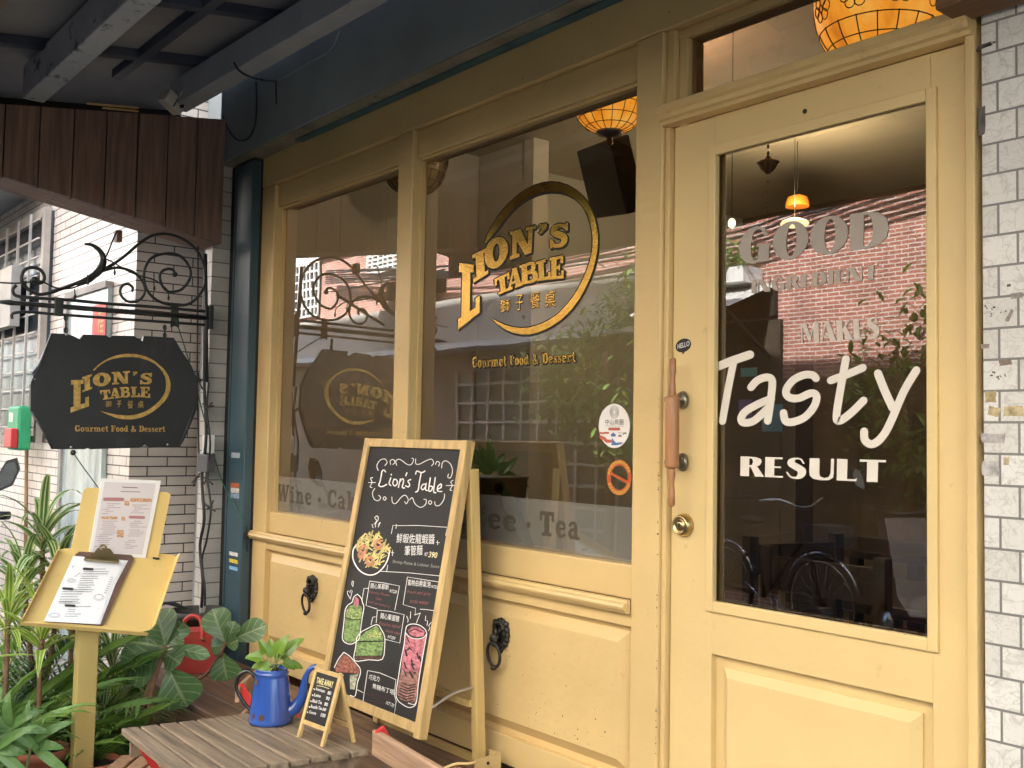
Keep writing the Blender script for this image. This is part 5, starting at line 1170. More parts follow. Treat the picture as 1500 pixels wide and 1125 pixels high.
# tray: quad given by its picture corners, tilted plane through the bottom edge
b0, b1_ = at(30,911,x=MX+.06), at(222,926,x=MX+.06); hdir = (b1_-b0).normalized(); tv = Vector((-.8, .02, .60)).normalized()
tn0 = hdir.cross(tv).normalized()
if tn0.dot(CAM-b0) < 0: tn0 = -tn0
ftr = lambda px, py, d=0: onplane(px, py, b0+tn0*d, tn0)
tq = [ftr(30,911), ftr(205,926), ftr(220,922), ftr(259,816), ftr(252,812), ftr(96,803), ftr(84,806)]
def plate(mb, pts, n, th): mb.prism([Vector(p) for p in pts], -n*th)
m = MB(); plate(m, tq, tn0, .003); TR = m.build('tray', MSM, MS)
m = MB(); m.prism([ftr(30,911), ftr(76,909,.006), ftr(128,913,.006), ftr(218,927)], -tn0*.014); m.build('tray_lip', MSM, MS)
m = MB(); A, B = ftr(222,922), ftr(259,816); m.prism([A, B, B+tn0*.02+hdir*.004, A+tn0*.02+hdir*.004], -hdir*.003); m.build('tray_flange', MSM, MS); m = MB(); A, B = ftr(30,911), ftr(84,806); m.prism([A, B, B+tn0*.02, A+tn0*.02], hdir*.003); m.build('tray_flange', MSM, MS)
u0 = ftr(104,806); un = (Vector((.93,-.36,.15))).normalized()
uo = (ftr(104,806)+ftr(232,818))/2+Vector((-.004,0,0)); hu = hdir; uv_ = Vector((-.17,.04,.98)).normalized(); un = hu.cross(uv_).normalized()
if un.dot(CAM-uo) < 0: un = -un
fup = lambda px, py, d=0: onplane(px, py, uo+un*d, un)
m = MB(); plate(m, [fup(p[0],p[1]) for p in ((104,806),(122,719),(127,714),(245,721),(250,725),(231,818))], un, .003); m.build('back_plate', MSM, MS)
m = MB()
for px, py in ((105,812),(229,818)):
    a = fup(px, py, .004); m.tube([a+hdir*-.012, a, a+hdir*.01], .004, 6); m.tube([a, a+Vector((.004,0,-.025))], .0025, 6)
m.build('hinge', BLK, MS)
# laminated menu card
MC = thing('menu_card', 'tall white printed dessert menu card leaning on the yellow back plate', 'menu card', fup(160,815,.006))
PAPER = M('white_card', (.8,.77,.72), .45, .03, 4, 0)
m = MB(); plate(m, [fup(p[0],p[1],.008) for p in ((130,808),(149,700.5),(236,704),(213,818))], un, .003); CD = m.build('card', PAPER, MC)
c6 = crop(80, 690, 8.033); fk = lambda k: (lambda px, py: fup(px, py, .0085+k*.0003))
m = MB(); m.poly([[fk(1)(*c6(p)) for p in ((590,128),(1192,145),(1030,985),(445,950))]]); m.build('printed_area', M('pale_pink_paper', (.66,.6,.58), .5, .04, 5, 0), CD)
def bar_(mb, a, b, w, k=3): stroke(mb, [c6(a), c6(b)], w/8.033, fk(k))
m = MB(); bar_(m, (590,332), (800,334), 42); bar_(m, (888,542), (1048,547), 34); m.build('print_maroon', M('ink_maroon', (.42,.2,.2), .6), CD)
m = MB(); bar_(m, (905,340), (1128,344), 42); bar_(m, (562,550), (726,552), 34)
for x, y, w in ((850,375,64),(808,560,52),(772,735,96)): 
    for i in range(3): bar_(m, (x-w*.3, y-w*.3+i*w*.3), (x+w*.3, y-w*.25+i*w*.3), w*.3, 4+i*.3)
m.build('print_ochre', M('ink_ochre', (.62,.36,.2), .6, .4, 200), CD)
m = MB(); random.seed(5)
for y0 in (190,240): bar_(m, (800 if y0 < 200 else 780, y0), (970 if y0 < 200 else 1005, y0+6), 12 if y0 < 200 else 9)
for (xa_, y0, n) in ((585,385,6),(905,400,5),(560,590,8),(890,590,4),(845,695,4),(500,750,8),(830,815,5)):
    for i in range(n):
        x = xa_+random.uniform(0,50)-i*6; y = y0+i*23; L_ = random.uniform(70,180)
        while L_ > 10: s_ = min(L_, random.uniform(14,50)); bar_(m, (x,y), (x+s_,y+.6), 5.5); x += s_+7; L_ -= s_+7
m.build('print_grey', M('ink_grey', (.28,.2,.2), .6), CD)
# clipboard with menu sheets on the tray
CL = thing('clipboard', 'brown clipboard of white menu sheets lying on the sloping yellow tray', 'clipboard', ftr(130,913,.004))
c7 = crop(40, 790, 6.818); ff = lambda k: (lambda px, py: ftr(px, py, .004+k*.0012))
m = MB(); plate(m, [ff(3)(*c7(p)) for p in ((170,815),(480,150),(520,122),(1040,155),(1066,190),(760,856),(735,858))], tn0, .0035); m.build('board', M('brown_hardboard', (.16,.095,.07), .55, .2, 10), CL)
m = MB()
for k in range(3): m.poly([[ff(5+k)(*c7(p)) for p in ((172-k*3,818),(466-k*3,165),(1008-9*k,212+k*3),(880-20*k,450),(730-12*k,848))]])
SH = m.build('paper_sheets', M('white_paper_sheet', (.86,.86,.84), .6, .03, 5, 0), CL)
m = MB(); 
def tb(a, b, w, k=9, mb=None): stroke(mb or m, [c7(a), c7(b)], w/6.818, ff(k))
for a, b in (((566,294),(650,298)),((360,490),(450,496)),((384,660),(470,664))): tb(a, b, 24)
m.build('print_black', M('ink_block', (.06,.05,.05), .6), SH)
m = MB(); random.seed(9)
for (x, y, L_, n, st) in ((560,322,300,2,22),(540,368,190,8,22),(350,520,250,1,20),(340,545,210,4,26),(320,618,230,2,18),(410,700,90,2,20),(380,745,170,2,22),(665,296,180,1,10),(465,500,200,1,10),(480,668,230,1,10)):
    for i in range(n):
        xx = x-i*8; yy = y+i*st; R_ = L_*random.uniform(.7,1)
        while R_ > 8: s_ = min(R_, random.uniform(14,46)); tb((xx,yy), (xx+s_,yy+s_*.045), 5.5); xx += s_+7; R_ -= s_+7
        if n > 4: tb((x+290-i*9, yy+12), (x+318-i*9, yy+13), 5)
for cx, cy, rx, ry in ((440,412,42,16),(270,760,60,22),(715,580,52,30)):
    for q in range(2): tb_ = ell(cx, cy-q*6, rx-q*14, ry-q*4, 16); stroke(m, [c7(p) for p in tb_+[tb_[0]]], .45, ff(9+q*.3))
tb((470,375),(530,330),4); tb((450,280),(462,262),7)
m.build('print_grey', M('ink_grey_sheet', (.3,.29,.28), .6), SH)
m = MB(); CLB = M('clip_steel', (.36,.3,.16), .32, .2, 12, metal=.85)
plate(m, [ff(14)(*c7(p)) for p in ((562,205),(575,180),(885,200),(912,235),(900,240),(566,212))], tn0, -.008)
plate(m, [ff(20)(*c7(p)) for p in ((640,182),(680,118),(705,95),(820,105),(840,130),(880,196))], tn0, -.006); m.build('clip', CLB, CL)
m = MB(); e = [ff(24)(*c7((758+28*math.cos(t), 82+26*math.sin(t)))) for t in [2*math.pi*i/16 for i in range(16)]]; m.tube(e, .003, 6, closed=True); m.build('clip_ring', CLB, CL)
# ------------------------------------------------------------------ plants on the street
random.seed(21)
def pot(par, c, r, h, mat, soil=True):
    mb = MB(); mb.lathe([(r*.7,0),(r*.95,h*.82),(r*1.06,h*.83),(r*1.08,h),(r*.95,h),(r*.9,h*.85)], c, 24); mb.build('pot', mat, par)
    mb = MB(); mb.lathe([(.001,0),(r*.92,0)], Vector(c)+Vector((0,0,h*.88)), 16, cap=False); mb.build('soil', M('soil', (.03,.02,.014), .95, .4, 60, .6), par)
def rnd(a, b): return random.uniform(a, b)
def dracaena(base, crowns, label, mat, n=16, L=.3, W=.035, pr=.1, droop=1.0, group=None, cat='plant', name='dracaena_plant', potmat=None):
    t = thing(name, label, cat, base, group); base = Vector(base); pot(t, base, pr, pr*1.7, potmat or TERRA)
    ms = MB(); mb = MB()
    for cr in crowns:
        cr = Vector(cr); s0 = base+Vector((rnd(-.03,.03),rnd(-.03,.03),pr*1.5)); ms.tube(smooth2([s0, s0.lerp(cr,.5)+Vector((rnd(-.02,.02),rnd(-.02,.02),0)), cr], 4), .009, 7)
        for i in range(n):
            a = i*2.4+rnd(-.3,.3); el = math.radians(80-70*(i/n)+rnd(-10,10)); d = Vector((math.cos(a)*math.cos(el), math.sin(a)*math.cos(el), math.sin(el)))
            leaf(mb, cr-Vector((0,0,.1*i/n)), d, Vector((0,0,1)) if el < 1.2 else Vector((-math.cos(a),-math.sin(a),.3)), L*rnd(.75,1.15), W*rnd(.8,1.15), 'strap', droop*rnd(.6,1.3), .22, 8)
    ms.build('stem', CANE, t); mb.build('foliage', mat, t); return t
def palm(base, n, label, L=.6, mat=None, pr=.11, spread=1.0, leaflets=16, lw=.022, ll=.2, group=None, name='palm_plant', aim=None):
    t = thing(name, label, 'palm', base, group); base = Vector(base); pot(t, base, pr, pr*1.6, TERRA); ms = MB(); mb = MB()
    for i in range(n):
        a = i*2.4+rnd(-.4,.4); el = math.radians(rnd(48,82)); Lf = L*rnd(.75,1.15); P = [base+Vector((rnd(-.03,.03),rnd(-.03,.03),pr*1.4))]
        d = Vector((math.cos(a)*math.cos(el)*spread, math.sin(a)*math.cos(el)*spread, math.sin(el))).normalized(); k = 10; dr = rnd(.06,.13)
        for j in range(k):
            P.append(P[-1]+d*(Lf/k)); d = (d+Vector((math.cos(a),math.sin(a),-.7))*dr*.6).normalized()
        ms.tube(P, [.006-.0045*j/k for j in range(k+1)], 5)
        for j in range(leaflets):
            u = .28+.72*j/(leaflets-1); x = u*k; q = min(int(x), k-1); p = P[q].lerp(P[q+1], x-q); dd = (P[q+1]-P[q]).normalized(); sd = dd.cross(Vector((0,0,1))).normalized()
            for s in (-1, 1):
                dv = (sd*s*.9+dd*(.55+.6*u)+Vector((0,0,rnd(-.05,.25)))).normalized()
                leaf(mb, p, dv, Vector((0,0,1))+sd*s*-.3, ll*(1-.45*abs(u-.5))*rnd(.85,1.1), lw*rnd(.8,1.1), 'strap', rnd(.3,.8), .15, 5)
    ms.build('stem', STEM, t); mb.build('foliage', mat or LF_PAL, t); return t
def gp(px, py, X): return at(px, py, x=X)
# tall variegated dracaena behind the menu stand
b = gp(62, 790, -4.1); b2 = gp(35, 850, -4.15); b3 = gp(88, 838, -4.05)
dracaena((b.x, b.y+.02, .12), [b+Vector((0,0,.02)), b2, b3], 'tall dracaena with striped arching leaves left of the yellow menu stand', LF_DRA, 20, .3, .04, .12, 1.15)
b = gp(62, 920, -3.75); dracaena((b.x, b.y, .0), [b], 'bright lime striped dracaena low under the yellow tray', LF_LIM, 16, .26, .035, .1, .7, potmat=BLKP)
b = gp(165, 970, -4.15); dracaena((b.x, b.y, .12), [b], 'dark strap leaved dracaena drooping right behind the yellow post', LF_DRA, 16, .34, .034, .1, 1.5, potmat=BLKP)
b = gp(150, 1045, -3.85); dracaena((b.x, b.y, .0), [b-Vector((0,0,.02))], 'low clump of dark striped strap leaves behind the foot of the yellow post', LF_DRA, 22, .27, .028, .1, 1.3)
# palms
b = gp(15, 1080, -3.95); palm((b.x, b.y, 0), 17, 'big feathery palm at the left edge under the dracaena', .64, LF_PAL, .13, 1.0, 24, .017, .2)
b = gp(50, 1085, -3.75); palm((b.x, b.y, 0), 12, 'bushy bright palm in front of the big feathery palm', .46, LF_PA2, .12, .9, 22, .015, .17)
b = gp(165, 1060, -3.9); dracaena((b.x, b.y, 0), [b+Vector((0,0,.1))], 'pale striped strap leaved plant directly behind the yellow post', LF_LIM, 16, .24, .026, .08, 1.1, potmat=BLKP)
b = gp(95, 1090, -3.55); palm((b.x, b.y, 0), 9, 'light green feathery palm left of the yellow post', .36, LF_PA2, .11, .9, 16, .016, .17)
b = gp(195, 1070, -3.75); palm((b.x, b.y, 0), 8, 'short dark palm between the yellow post and the slat table', .24, LF_PAL, .08, .8, 12, .014, .1)
b = gp(-70, 1090, -3.9); palm((b.x, b.y, 0), 14, 'feathery palm leaning in from the left edge of the street', .78, LF_PA2, .13, 1.15, 26, .015, .19)
b = gp(108, 905, -4.0); dracaena((b.x, b.y, 0), [b], 'lime striped dracaena crown just under the right half of the yellow tray', LF_LIM, 18, .26, .03, .1, 1.0, potmat=BLKP)
b = gp(12, 900, -3.9); dracaena((b.x, b.y, 0), [b], 'lime striped dracaena crown at the left edge of the street', LF_LIM, 18, .26, .03, .1, .9, potmat=BLKP)
# fan palm in the corner
b = gp(18, 1075, -3.3); t = thing('fan_palm', 'small fan palm with broad blades in the bottom left corner', 'palm', (b.x, b.y, 0)); pot(t, (b.x, b.y, 0), .11, .17, TERRA); mb = MB(); ms = MB()
for (px, py, n) in ((16,1066,6),(46,1090,6),(-6,1098,6)):
    c = gp(px, py, -3.25); ms.tube([(b.x,b.y,.15), c], .004, 5); n += 1
    for i in range(n):
        a = -0.6+ (math.pi+1.2)*i/(n-1); d = RT*math.cos(a)+UP*math.sin(a)*.75-_f*.35; leaf(mb, c, d, -_f+Vector((0,0,.6)), .15*rnd(.65,1.15), .03, 'oval', rnd(.6,1.3), .22, 7)
ms.build('stem', STEM, t); mb.build('foliage', leafmat('fan_leaf', (.14,.27,.07), (.34,.46,.18), 'plain'), t)
# terracotta pots seen between the leaves
for i, (px, py, X, lab) in enumerate(((62,1100,-3.45,'empty terracotta pot under the palms left of the yellow post'),(140,1118,-3.4,'terracotta pot just right of the foot of the yellow post'))):
    b = gp(px, py, X); t = thing('terracotta_pot', lab, 'pot', (b.x, b.y, b.z-.14)); pot(t, (b.x, b.y, max(0, b.z-.14)), .075, .15, TERRA)
# small round leaved shrub by the platform corner
b = gp(190, 1010, -4.25); t = thing('round_leaf_plant', 'small plant with glossy oval leaves beside the left end of the platform', 'plant', (b.x, b.y, .12)); pot(t, (b.x, b.y, .12), .07, .1, BLKP); mb = MB(); ms = MB()
for px, py, dx, dy, L in ((186,1003,-8,14,.11),(192,985,4,12,.11),(200,1030,10,16,.12),(186,1040,4,18,.13),(205,1050,14,12,.12),(175,1050,-6,10,.09),(176,1015,-14,4,.07),(168,1000,-12,8,.07),(182,1062,-4,10,.09)):
    c = gp(px, py, -4.2); ms.tube(smooth2([(b.x,b.y,.2), (Vector((b.x,b.y,.25))+c)/2, c], 3), .003, 5); leaf(mb, c, RT*dx+UP*dy-_f*4, -_f+Vector((0,0,.3)), L, L*.55, 'oval', .4, .12)
mb.build('foliage', leafmat('glossy_leaf', (.045,.13,.02), (.16,.28,.06), 'plain', .22), t); ms.build('stem', STEM, t)
# ground weeds along the foot (cannot be counted)
m = MB()
for i in range(420):
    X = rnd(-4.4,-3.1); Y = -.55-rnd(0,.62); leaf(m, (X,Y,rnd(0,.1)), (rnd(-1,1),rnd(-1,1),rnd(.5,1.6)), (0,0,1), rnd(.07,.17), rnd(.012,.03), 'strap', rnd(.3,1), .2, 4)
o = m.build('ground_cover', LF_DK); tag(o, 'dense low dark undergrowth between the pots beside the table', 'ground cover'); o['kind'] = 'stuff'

# fiddle leaf figs
def fig(base, leaves, stems, X, label, potc=None):
    t = thing('fiddle_leaf_fig', label, 'plant', base); ms = MB(); mb = MB()
    for st, r in stems: ms.tube(smooth2(st, 5), r, 7)
    ms.build('stem', CANE, t)
    for (px, py, ex, ey, w, tilt, kind) in leaves:
        a = at(px, py, x=X); e = onplane(ex, ey, a, -_f); L = (e-a).length; d = (e-a)+_f*L*tilt
        q = MB(); leaf(q, a, d, -_f+Vector((0,0,.45)), d.length*1.05, w*.003, 'fiddle', .18, .12, 10, .012); q.build('leaf', LF_FIG, t)
    if potc: pot(t, potc, .12, .2, BLKP)
    return t
X1 = -3.72; s0 = at(216,1062,x=X1); 
fig((s0.x, s0.y, 0), [(243,948,182,940,50,.1,0),(243,948,222,898,52,.3,0),(240,952,186,982,62,-.2,0),(240,955,266,968,36,-.35,0),(246,944,262,930,30,.3,0),(248,946,306,958,20,-.1,0),(245,945,262,915,36,.5,0),(246,975,274,1032,62,-.1,0),(226,955,185,990,40,0,0)],
    [([(s0.x,s0.y,.15), s0, at(224,1000,x=X1), at(236,965,x=X1), at(243,947,x=X1)], .011), ([(s0.x+.03,s0.y,.15), at(222,1060,x=X1), at(218,1010,x=X1), at(226,985,x=X1)], .008), ([at(254,1060,x=X1), at(262,1030,x=X1), at(268,1010,x=X1)], .004), ([at(209,1060,x=X1), at(213,1020,x=X1), at(222,985,x=X1)], .006)],
    X1, 'fiddle leaf fig with big veined leaves in front of the left end of the platform', (s0.x, s0.y, 0))
X2 = -3.85; s0 = at(322,985,x=X2)
fig((s0.x, s0.y, PZ), [(330,942,308,896,46,.2,0),(333,940,342,912,26,.1,0),(337,938,388,915,36,-.1,0),(330,945,312,945,26,-.5,0),(331,946,350,935,26,-.5,0),(326,956,334,994,46,-.2,0)],
    [([at(286,998,x=-4.0), at(305,985,x=-3.95), at(320,962,x=X2), at(331,940,x=X2)], .006), ([at(322,962,x=X2), at(327,957,x=X2)], .008)], X2, 'fiddle leaf fig branch in front of the foot of the blue post')

# red watering can on the platform
wc = at(284, 990, x=-4.27); WCN = thing('watering_can', 'red square watering can with a looped handle standing on the platform', 'watering can', (wc.x, wc.y, PZ))
REDC = M('red_painted_tin', (.5,.06,.045), .5, .15, 4, .12, 30)
m = MB(); hw, hd_ = .085, .06; zt2 = at(285,922,x=wc.x).z; R = Matrix.Translation((wc.x, wc.y, 0)) @ Matrix.Rotation(math.radians(66), 4, 'Z')
m.prism([R @ Vector((-hw,-hd_,PZ+.001)), R @ Vector((hw,-hd_,PZ+.001)), R @ Vector((hw,-hd_,zt2-.012)), R @ Vector((hw*.85,-hd_,zt2)), R @ Vector((-hw*.85,-hd_,zt2)), R @ Vector((-hw,-hd_,zt2-.012))], R.to_3x3() @ Vector((0,2*hd_,0)))
bd = m.build('body', REDC, WCN, .008)
m = MB(); m.tube(smooth2([R @ Vector((-.05,.01,zt2-.005)), R @ Vector((-.045,.0,zt2+.035)), R @ Vector((-.015,-.01,zt2+.06)), R @ Vector((.02,-.03,zt2+.045)), R @ Vector((.03,-.055,zt2+.0)), R @ Vector((.03,-hd_-.004,zt2-.035))], 4), .009, 8); m.build('handle', REDC, WCN)
m = MB(); m.ball(R @ Vector((.035,-hd_-.014,zt2-.03)), .008); m.build('rivet', M('bronze_rivet', (.2,.12,.06), .4, metal=.8), WCN)
m = MB(); m.tube([R @ Vector((hw-.01,-.02,zt2-.05)), R @ Vector((hw+.05,-.03,zt2-.02)), R @ Vector((hw+.07,-.03,zt2-.01))], [.022,.014,.016], 10); m.build('spout', REDC, WCN)
# dark pot with bare vines
dp = at(288, 930, x=-4.5); t = thing('dark_planter', 'dark grey planter with thin black vines behind the red watering can', 'planter', (dp.x, dp.y, PZ)); zt3 = at(288,893,x=dp.x).z
m = MB(); m.lathe([(.08,0),(.115,zt3-PZ-.03),(.13,zt3-PZ-.03),(.13,zt3-PZ),(.115,zt3-PZ),(.11,zt3-PZ-.05)], (dp.x, dp.y, PZ), 24); m.build('pot', M('dark_grey_pot', (.06,.055,.05), .6, .2, 6), t)
m = MB()
for i in range(7):
    a = Vector((dp.x-.05,dp.y-.03,zt3)); m.tube(smooth2([a, a+Vector((-.03,-.06-.02*i,.03)), a+Vector((-.06,-.13-.03*i,-.01-.02*i)), a+Vector((-.08,-.2-.03*i,-.1-.02*i))], 4), .003, 5)
m.build('stem', CBK, t)

# ------------------------------------------------------------------ scooter parked at the left edge
def scooter(loc, ang, label, body, plate=None, mirror=True):
    t = thing('motor_scooter', label, 'scooter', loc, 'parked scooters'); R = Matrix.Translation(loc) @ Matrix.Rotation(ang, 4, 'Z')
    def add(mb, nm, mat, bev=0, par=None):
        bmesh.ops.transform(mb.bm, matrix=R, verts=mb.bm.verts); return mb.build(nm, mat, par or t, bev)
    BK = M('scooter_black', (.02,.02,.022), .4, .15); CHR = M('scooter_chrome', (.6,.6,.62), .15, metal=1); BD = M('scooter_body_paint', body, .22, .05, 2, 0, coat=.5)
    for x in (-.62, .62):
        mb = MB(); mb.tube([(x+.2*math.cos(k*math.pi/12), 0, .25+.2*math.sin(k*math.pi/12)) for k in range(24)], .055, 8, closed=True); wh = add(mb, 'wheel', BK)
        mb = MB(); mb.lathe([(.04,-.05),(.15,-.03),(.15,.03),(.04,.05)], (x,0,.25), 16, (0,1,0)); add(mb, 'rim', CHR, par=wh)
    mb = MB(); mb.prism([(-.85,-.15,.55),(-.3,-.15,.42),(-.2,-.15,.3),(.3,-.15,.26),(.42,-.15,.4),(.55,-.15,.95),(.47,-.15,.98),(.33,-.15,.5),(.2,-.15,.4),(-.05,-.15,.42),(-.1,-.15,.7),(-.8,-.15,.78)], (0,.3,0)); add(mb, 'body', BD, .03)
    mb = MB(); mb.prism([(-.82,-.13,.79),(-.1,-.13,.715),(-.08,-.13,.76),(-.35,-.13,.8),(-.82,-.13,.86)], (0,.26,0)); add(mb, 'seat', BK, .03)
    mb = MB(); mb.prism([(.46,-.05,.9),(.7,-.05,.3),(.76,-.05,.32),(.54,-.05,.92)], (0,.1,0)); mb.prism([(.4,-.1,.42),(.62,-.1,.5),(.86,-.1,.42),(.84,-.1,.38),(.62,-.1,.45)], (0,.2,0)); add(mb, 'front_fork', BD, .015)
    mb = MB(); mb.tube(smooth2([(.4,-.34,1.03),(.46,-.2,1.02),(.5,0,1.0),(.46,.2,1.02),(.4,.34,1.03)], 4), .014, 8); hb = add(mb, 'handlebar', BK)
    for s in (-1, 1):
        mb = MB(); mb.tube([(.4,s*.36,1.03),(.45,s*.24,1.025)], .02, 8); add(mb, 'grip', BK, par=hb)
        if mirror:
            mb = MB(); mb.tube([(.46,s*.2,1.03),(.47,s*.24,1.12),(.46,s*.3,1.18)], .007, 6)
            lz = [(-.05,-.085),(.02,-.05),(.05,.03),(.035,.085),(-.01,.07),(-.045,0)]; mb.prism([(.45,s*.34-y_*1.0,1.22+z_) for y_, z_ in lz], (.03,0,0)); mr = add(mb, 'mirror', BK, .006); mb = MB(); mb.prism([(.4485,s*.34-y_*.8,1.22+z_*.8) for y_, z_ in lz], (.001,0,0)); add(mb, 'mirror_glass', M('mirror_silver', (.5,.52,.55), .05, 0, metal=1, bump=0), par=mr)
    mb = MB(); mb.ball((.58,0,.9), .09, (.7,1,.8)); add(mb, 'headlight', M('lamp_glass', (.7,.7,.72), .1, coat=.5))
    mb = MB(); mb.box(-.93,-.92,-.13,.13,.5,.64); pl = add(mb, 'number_plate', M('plate_white', (.75,.76,.75), .4))
    if plate:
        mb = MB(); text_on(mb, plate, (.115,.53), (-.115,.53), (.115,.61), lambda a, b: Vector((-.9215,a,b)), bold=.01); add(mb, 'lettering', M('plate_ink', (.03,.03,.03), .5), par=pl)
    mb = MB(); mb.box(-.9,-.86,-.12,.12,.66,.72); add(mb, 'tail_light', M('tail_red', (.4,.02,.02), .2))
    return t
hb = at(18, 776, x=-5.0)
scooter((hb.x-.1, hb.y-.42, 0), math.radians(158), 'dark scooter at the left edge of the street showing its mirror and grip', (.03,.04,.09))

# ------------------------------------------------------------------ inside the cafe
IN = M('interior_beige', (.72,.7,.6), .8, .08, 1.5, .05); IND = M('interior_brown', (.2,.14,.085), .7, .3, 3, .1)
m = MB(); m.face([(-5.2,.13,.18),(-.3,.13,.18),(-.3,4.6,.18),(-5.2,4.6,.18)]); struct(m.build('interior_floor', wood('floor_boards', (.07,.045,.03), 'X', .5)))
m = MB(); m.box(-5.2, -.3, .125, 4.6, 3.25, 3.32); struct(m.build('interior_ceiling', M('cream_ceiling', (.66,.6,.47), .8, .05)))
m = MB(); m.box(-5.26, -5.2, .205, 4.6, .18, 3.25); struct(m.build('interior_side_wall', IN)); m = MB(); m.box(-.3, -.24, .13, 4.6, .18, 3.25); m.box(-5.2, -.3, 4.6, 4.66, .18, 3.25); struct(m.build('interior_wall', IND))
px_ = at(765, 600, y=1.9).x
m = MB(); m.box(-5.19, px_, 1.9, 1.98, .181, 3.249); tag(m.build('partition_wall', IN), 'plain beige partition wall inside the cafe behind the left and middle windows', 'wall')
m = MB(); m.box(px_+.001, px_+.09, 1.88, 2.0, .181, 3.249); tag(m.build('column', IN), 'pale narrow column standing inside behind the middle window', 'column')
SPK = thing('wall_screen', 'black screen hanging from the ceiling inside behind the gold logo', 'screen', at(893,270,y=1.5)); c = at(893,262,y=1.5)
R = Matrix.Translation(c) @ Matrix.Rotation(.35, 4, 'X') @ Matrix.Rotation(-.5, 4, 'Z'); m = MB(); m.box(-.29,.29,-.05,.05,-.18,.18, R, .01); m.build('case', M('screen_black', (.012,.011,.01), .4), SPK)
m = MB(); m.tube([c+Vector((0,0,.12)), Vector((c.x,c.y,3.249))], .015, 8); m.build('hanger', BLK, SPK)
# stained glass lamps
AMB = new_mat('amber_glass'); t_ = AMB[1]; bs = AMB[2]
nz = nn(t_, 'ShaderNodeTexNoise'); nz.inputs['Scale'].default_value = 14; nz.inputs['Detail'].default_value = 5; tc = nn(t_, 'ShaderNodeTexCoord'); mp = nn(t_, 'ShaderNodeMapping'); mp.inputs['Scale'].default_value = (1,1,.25); t_.links.new(tc.outputs['Object'], mp.inputs[0]); t_.links.new(mp.outputs[0], nz.inputs['Vector'])
rr_ = ramp(t_, [(.25, (.62,.15,.008)), (.5, (.95,.33,.025)), (.75, (1,.5,.09))]); t_.links.new(nz.outputs['Fac'], rr_.inputs[0])
t_.links.new(rr_.outputs[0], bs.inputs['Base Color']); t_.links.new(rr_.outputs[0], bs.inputs['Emission Color']); bs.inputs['Emission Strength'].default_value = .17; AMB = AMB[0]
AMBO = M('amber_glass_unlit', (.3,.2,.09), .35, .3, 10, 0); LEAD = M('lead_came', (.03,.022,.014), .5, .1)
def tiffany(c, r, h, label, lit, watts=0):
    """bowl hung mouth upward: c is the bottom of the bowl"""
    t = thing('stained_glass_lamp', label, 'lamp', c, 'stained glass lamps inside the cafe'); c = Vector(c)
    def rad(u): return r*(math.sin(u*math.pi/2)**.62)   # u: 0 bottom, 1 rim
    N = 14; mb = MB(); mb.lathe([(max(.012, rad(i/N)), h*(1-math.cos(i/N*math.pi/2))**.95) for i in range(N+1)], c, 48, cap=False); mb.build('shade', AMB if lit else AMBO, t)
    P = lambda u, a: c+Vector((rad(u)*1.006*math.cos(a), rad(u)*1.006*math.sin(a), h*(1-math.cos(u*math.pi/2))**.95-.001))
    mb = MB(); lw = r*.0105
    for k in range(18): mb.tube([P(.1+.55*i/8, 2*math.pi*k/18) for i in range(9)], lw, 5)
    for u in (.28,.46,.64): mb.tube([P(u, 2*math.pi*i/40) for i in range(40)], lw, 5, closed=True)
    nf = 9
    for k in range(nf):
        a0 = 2*math.pi*k/nf
        for q in range(6):
            b_ = q*math.pi/3; uc, ac = .83+.075*math.sin(b_), a0+.16*math.cos(b_)
            mb.tube([P(min(1, uc+.05*math.sin(i*math.pi/5)), ac+.085*math.cos(i*math.pi/5)) for i in range(10)], lw*.9, 4, closed=True)
        mb.tube([P(.83+.03*math.sin(i*.785), a0+.05*math.cos(i*.785)) for i in range(8)], lw*.9, 4, closed=True)
    mb.tube([P(1, 2*math.pi*i/40) for i in range(40)], lw*1.4, 5, closed=True); mb.build('leading', LEAD, t)
    mb = MB(); mb.lathe([(.004,-.07*r/.2),(.016,-.055*r/.2),(.012,-.03*r/.2),(.02,-.022*r/.2),(.055,-.01*r/.2),(.06,.004),(.02,.02)], c, 16); mb.build('finial', M('antique_brass', (.2,.13,.06), .4, metal=.7), t)
    mb = MB(); mb.tube([c+Vector((0,0,h*.3)), Vector((c.x,c.y,3.249))], .01, 8); mb.build('rod', M('antique_brass', (.2,.13,.06), .4, metal=.7), t)
    if lit:
        l = bpy.data.lights.new('lamp_bulb', 'POINT'); l.energy = watts; l.color = (1,.8,.58); l.shadow_soft_size = .05; o = bpy.data.objects.new('lamp_bulb', l); COL.objects.link(o); o.parent = t; o.location = (0,0,h+.03)
    return t
def lampat(px, pyb, D_, w):  # bottom of the bowl seen at px,pyb at distance D_ along the axis
    d = ray(px, pyb); return CAM+d*(D_/d.dot(_f)), w/2*D_/1500
c, r = lampat(893, 194, 4.57, 118); tiffany(c, r, r*1.25, 'lit amber stained glass lamp behind the top of the middle window', True, 4)
c, r = lampat(1287, 98, 3.43, 184); tiffany(c, r, r*1.15, 'lit amber stained glass lamp in the transom above the yellow door', True, .05)
c, r = lampat(606, 284, 5.8, 100); tiffany(c, r, r*1.2, 'unlit brownish stained glass lamp behind the bar between the two windows', False)
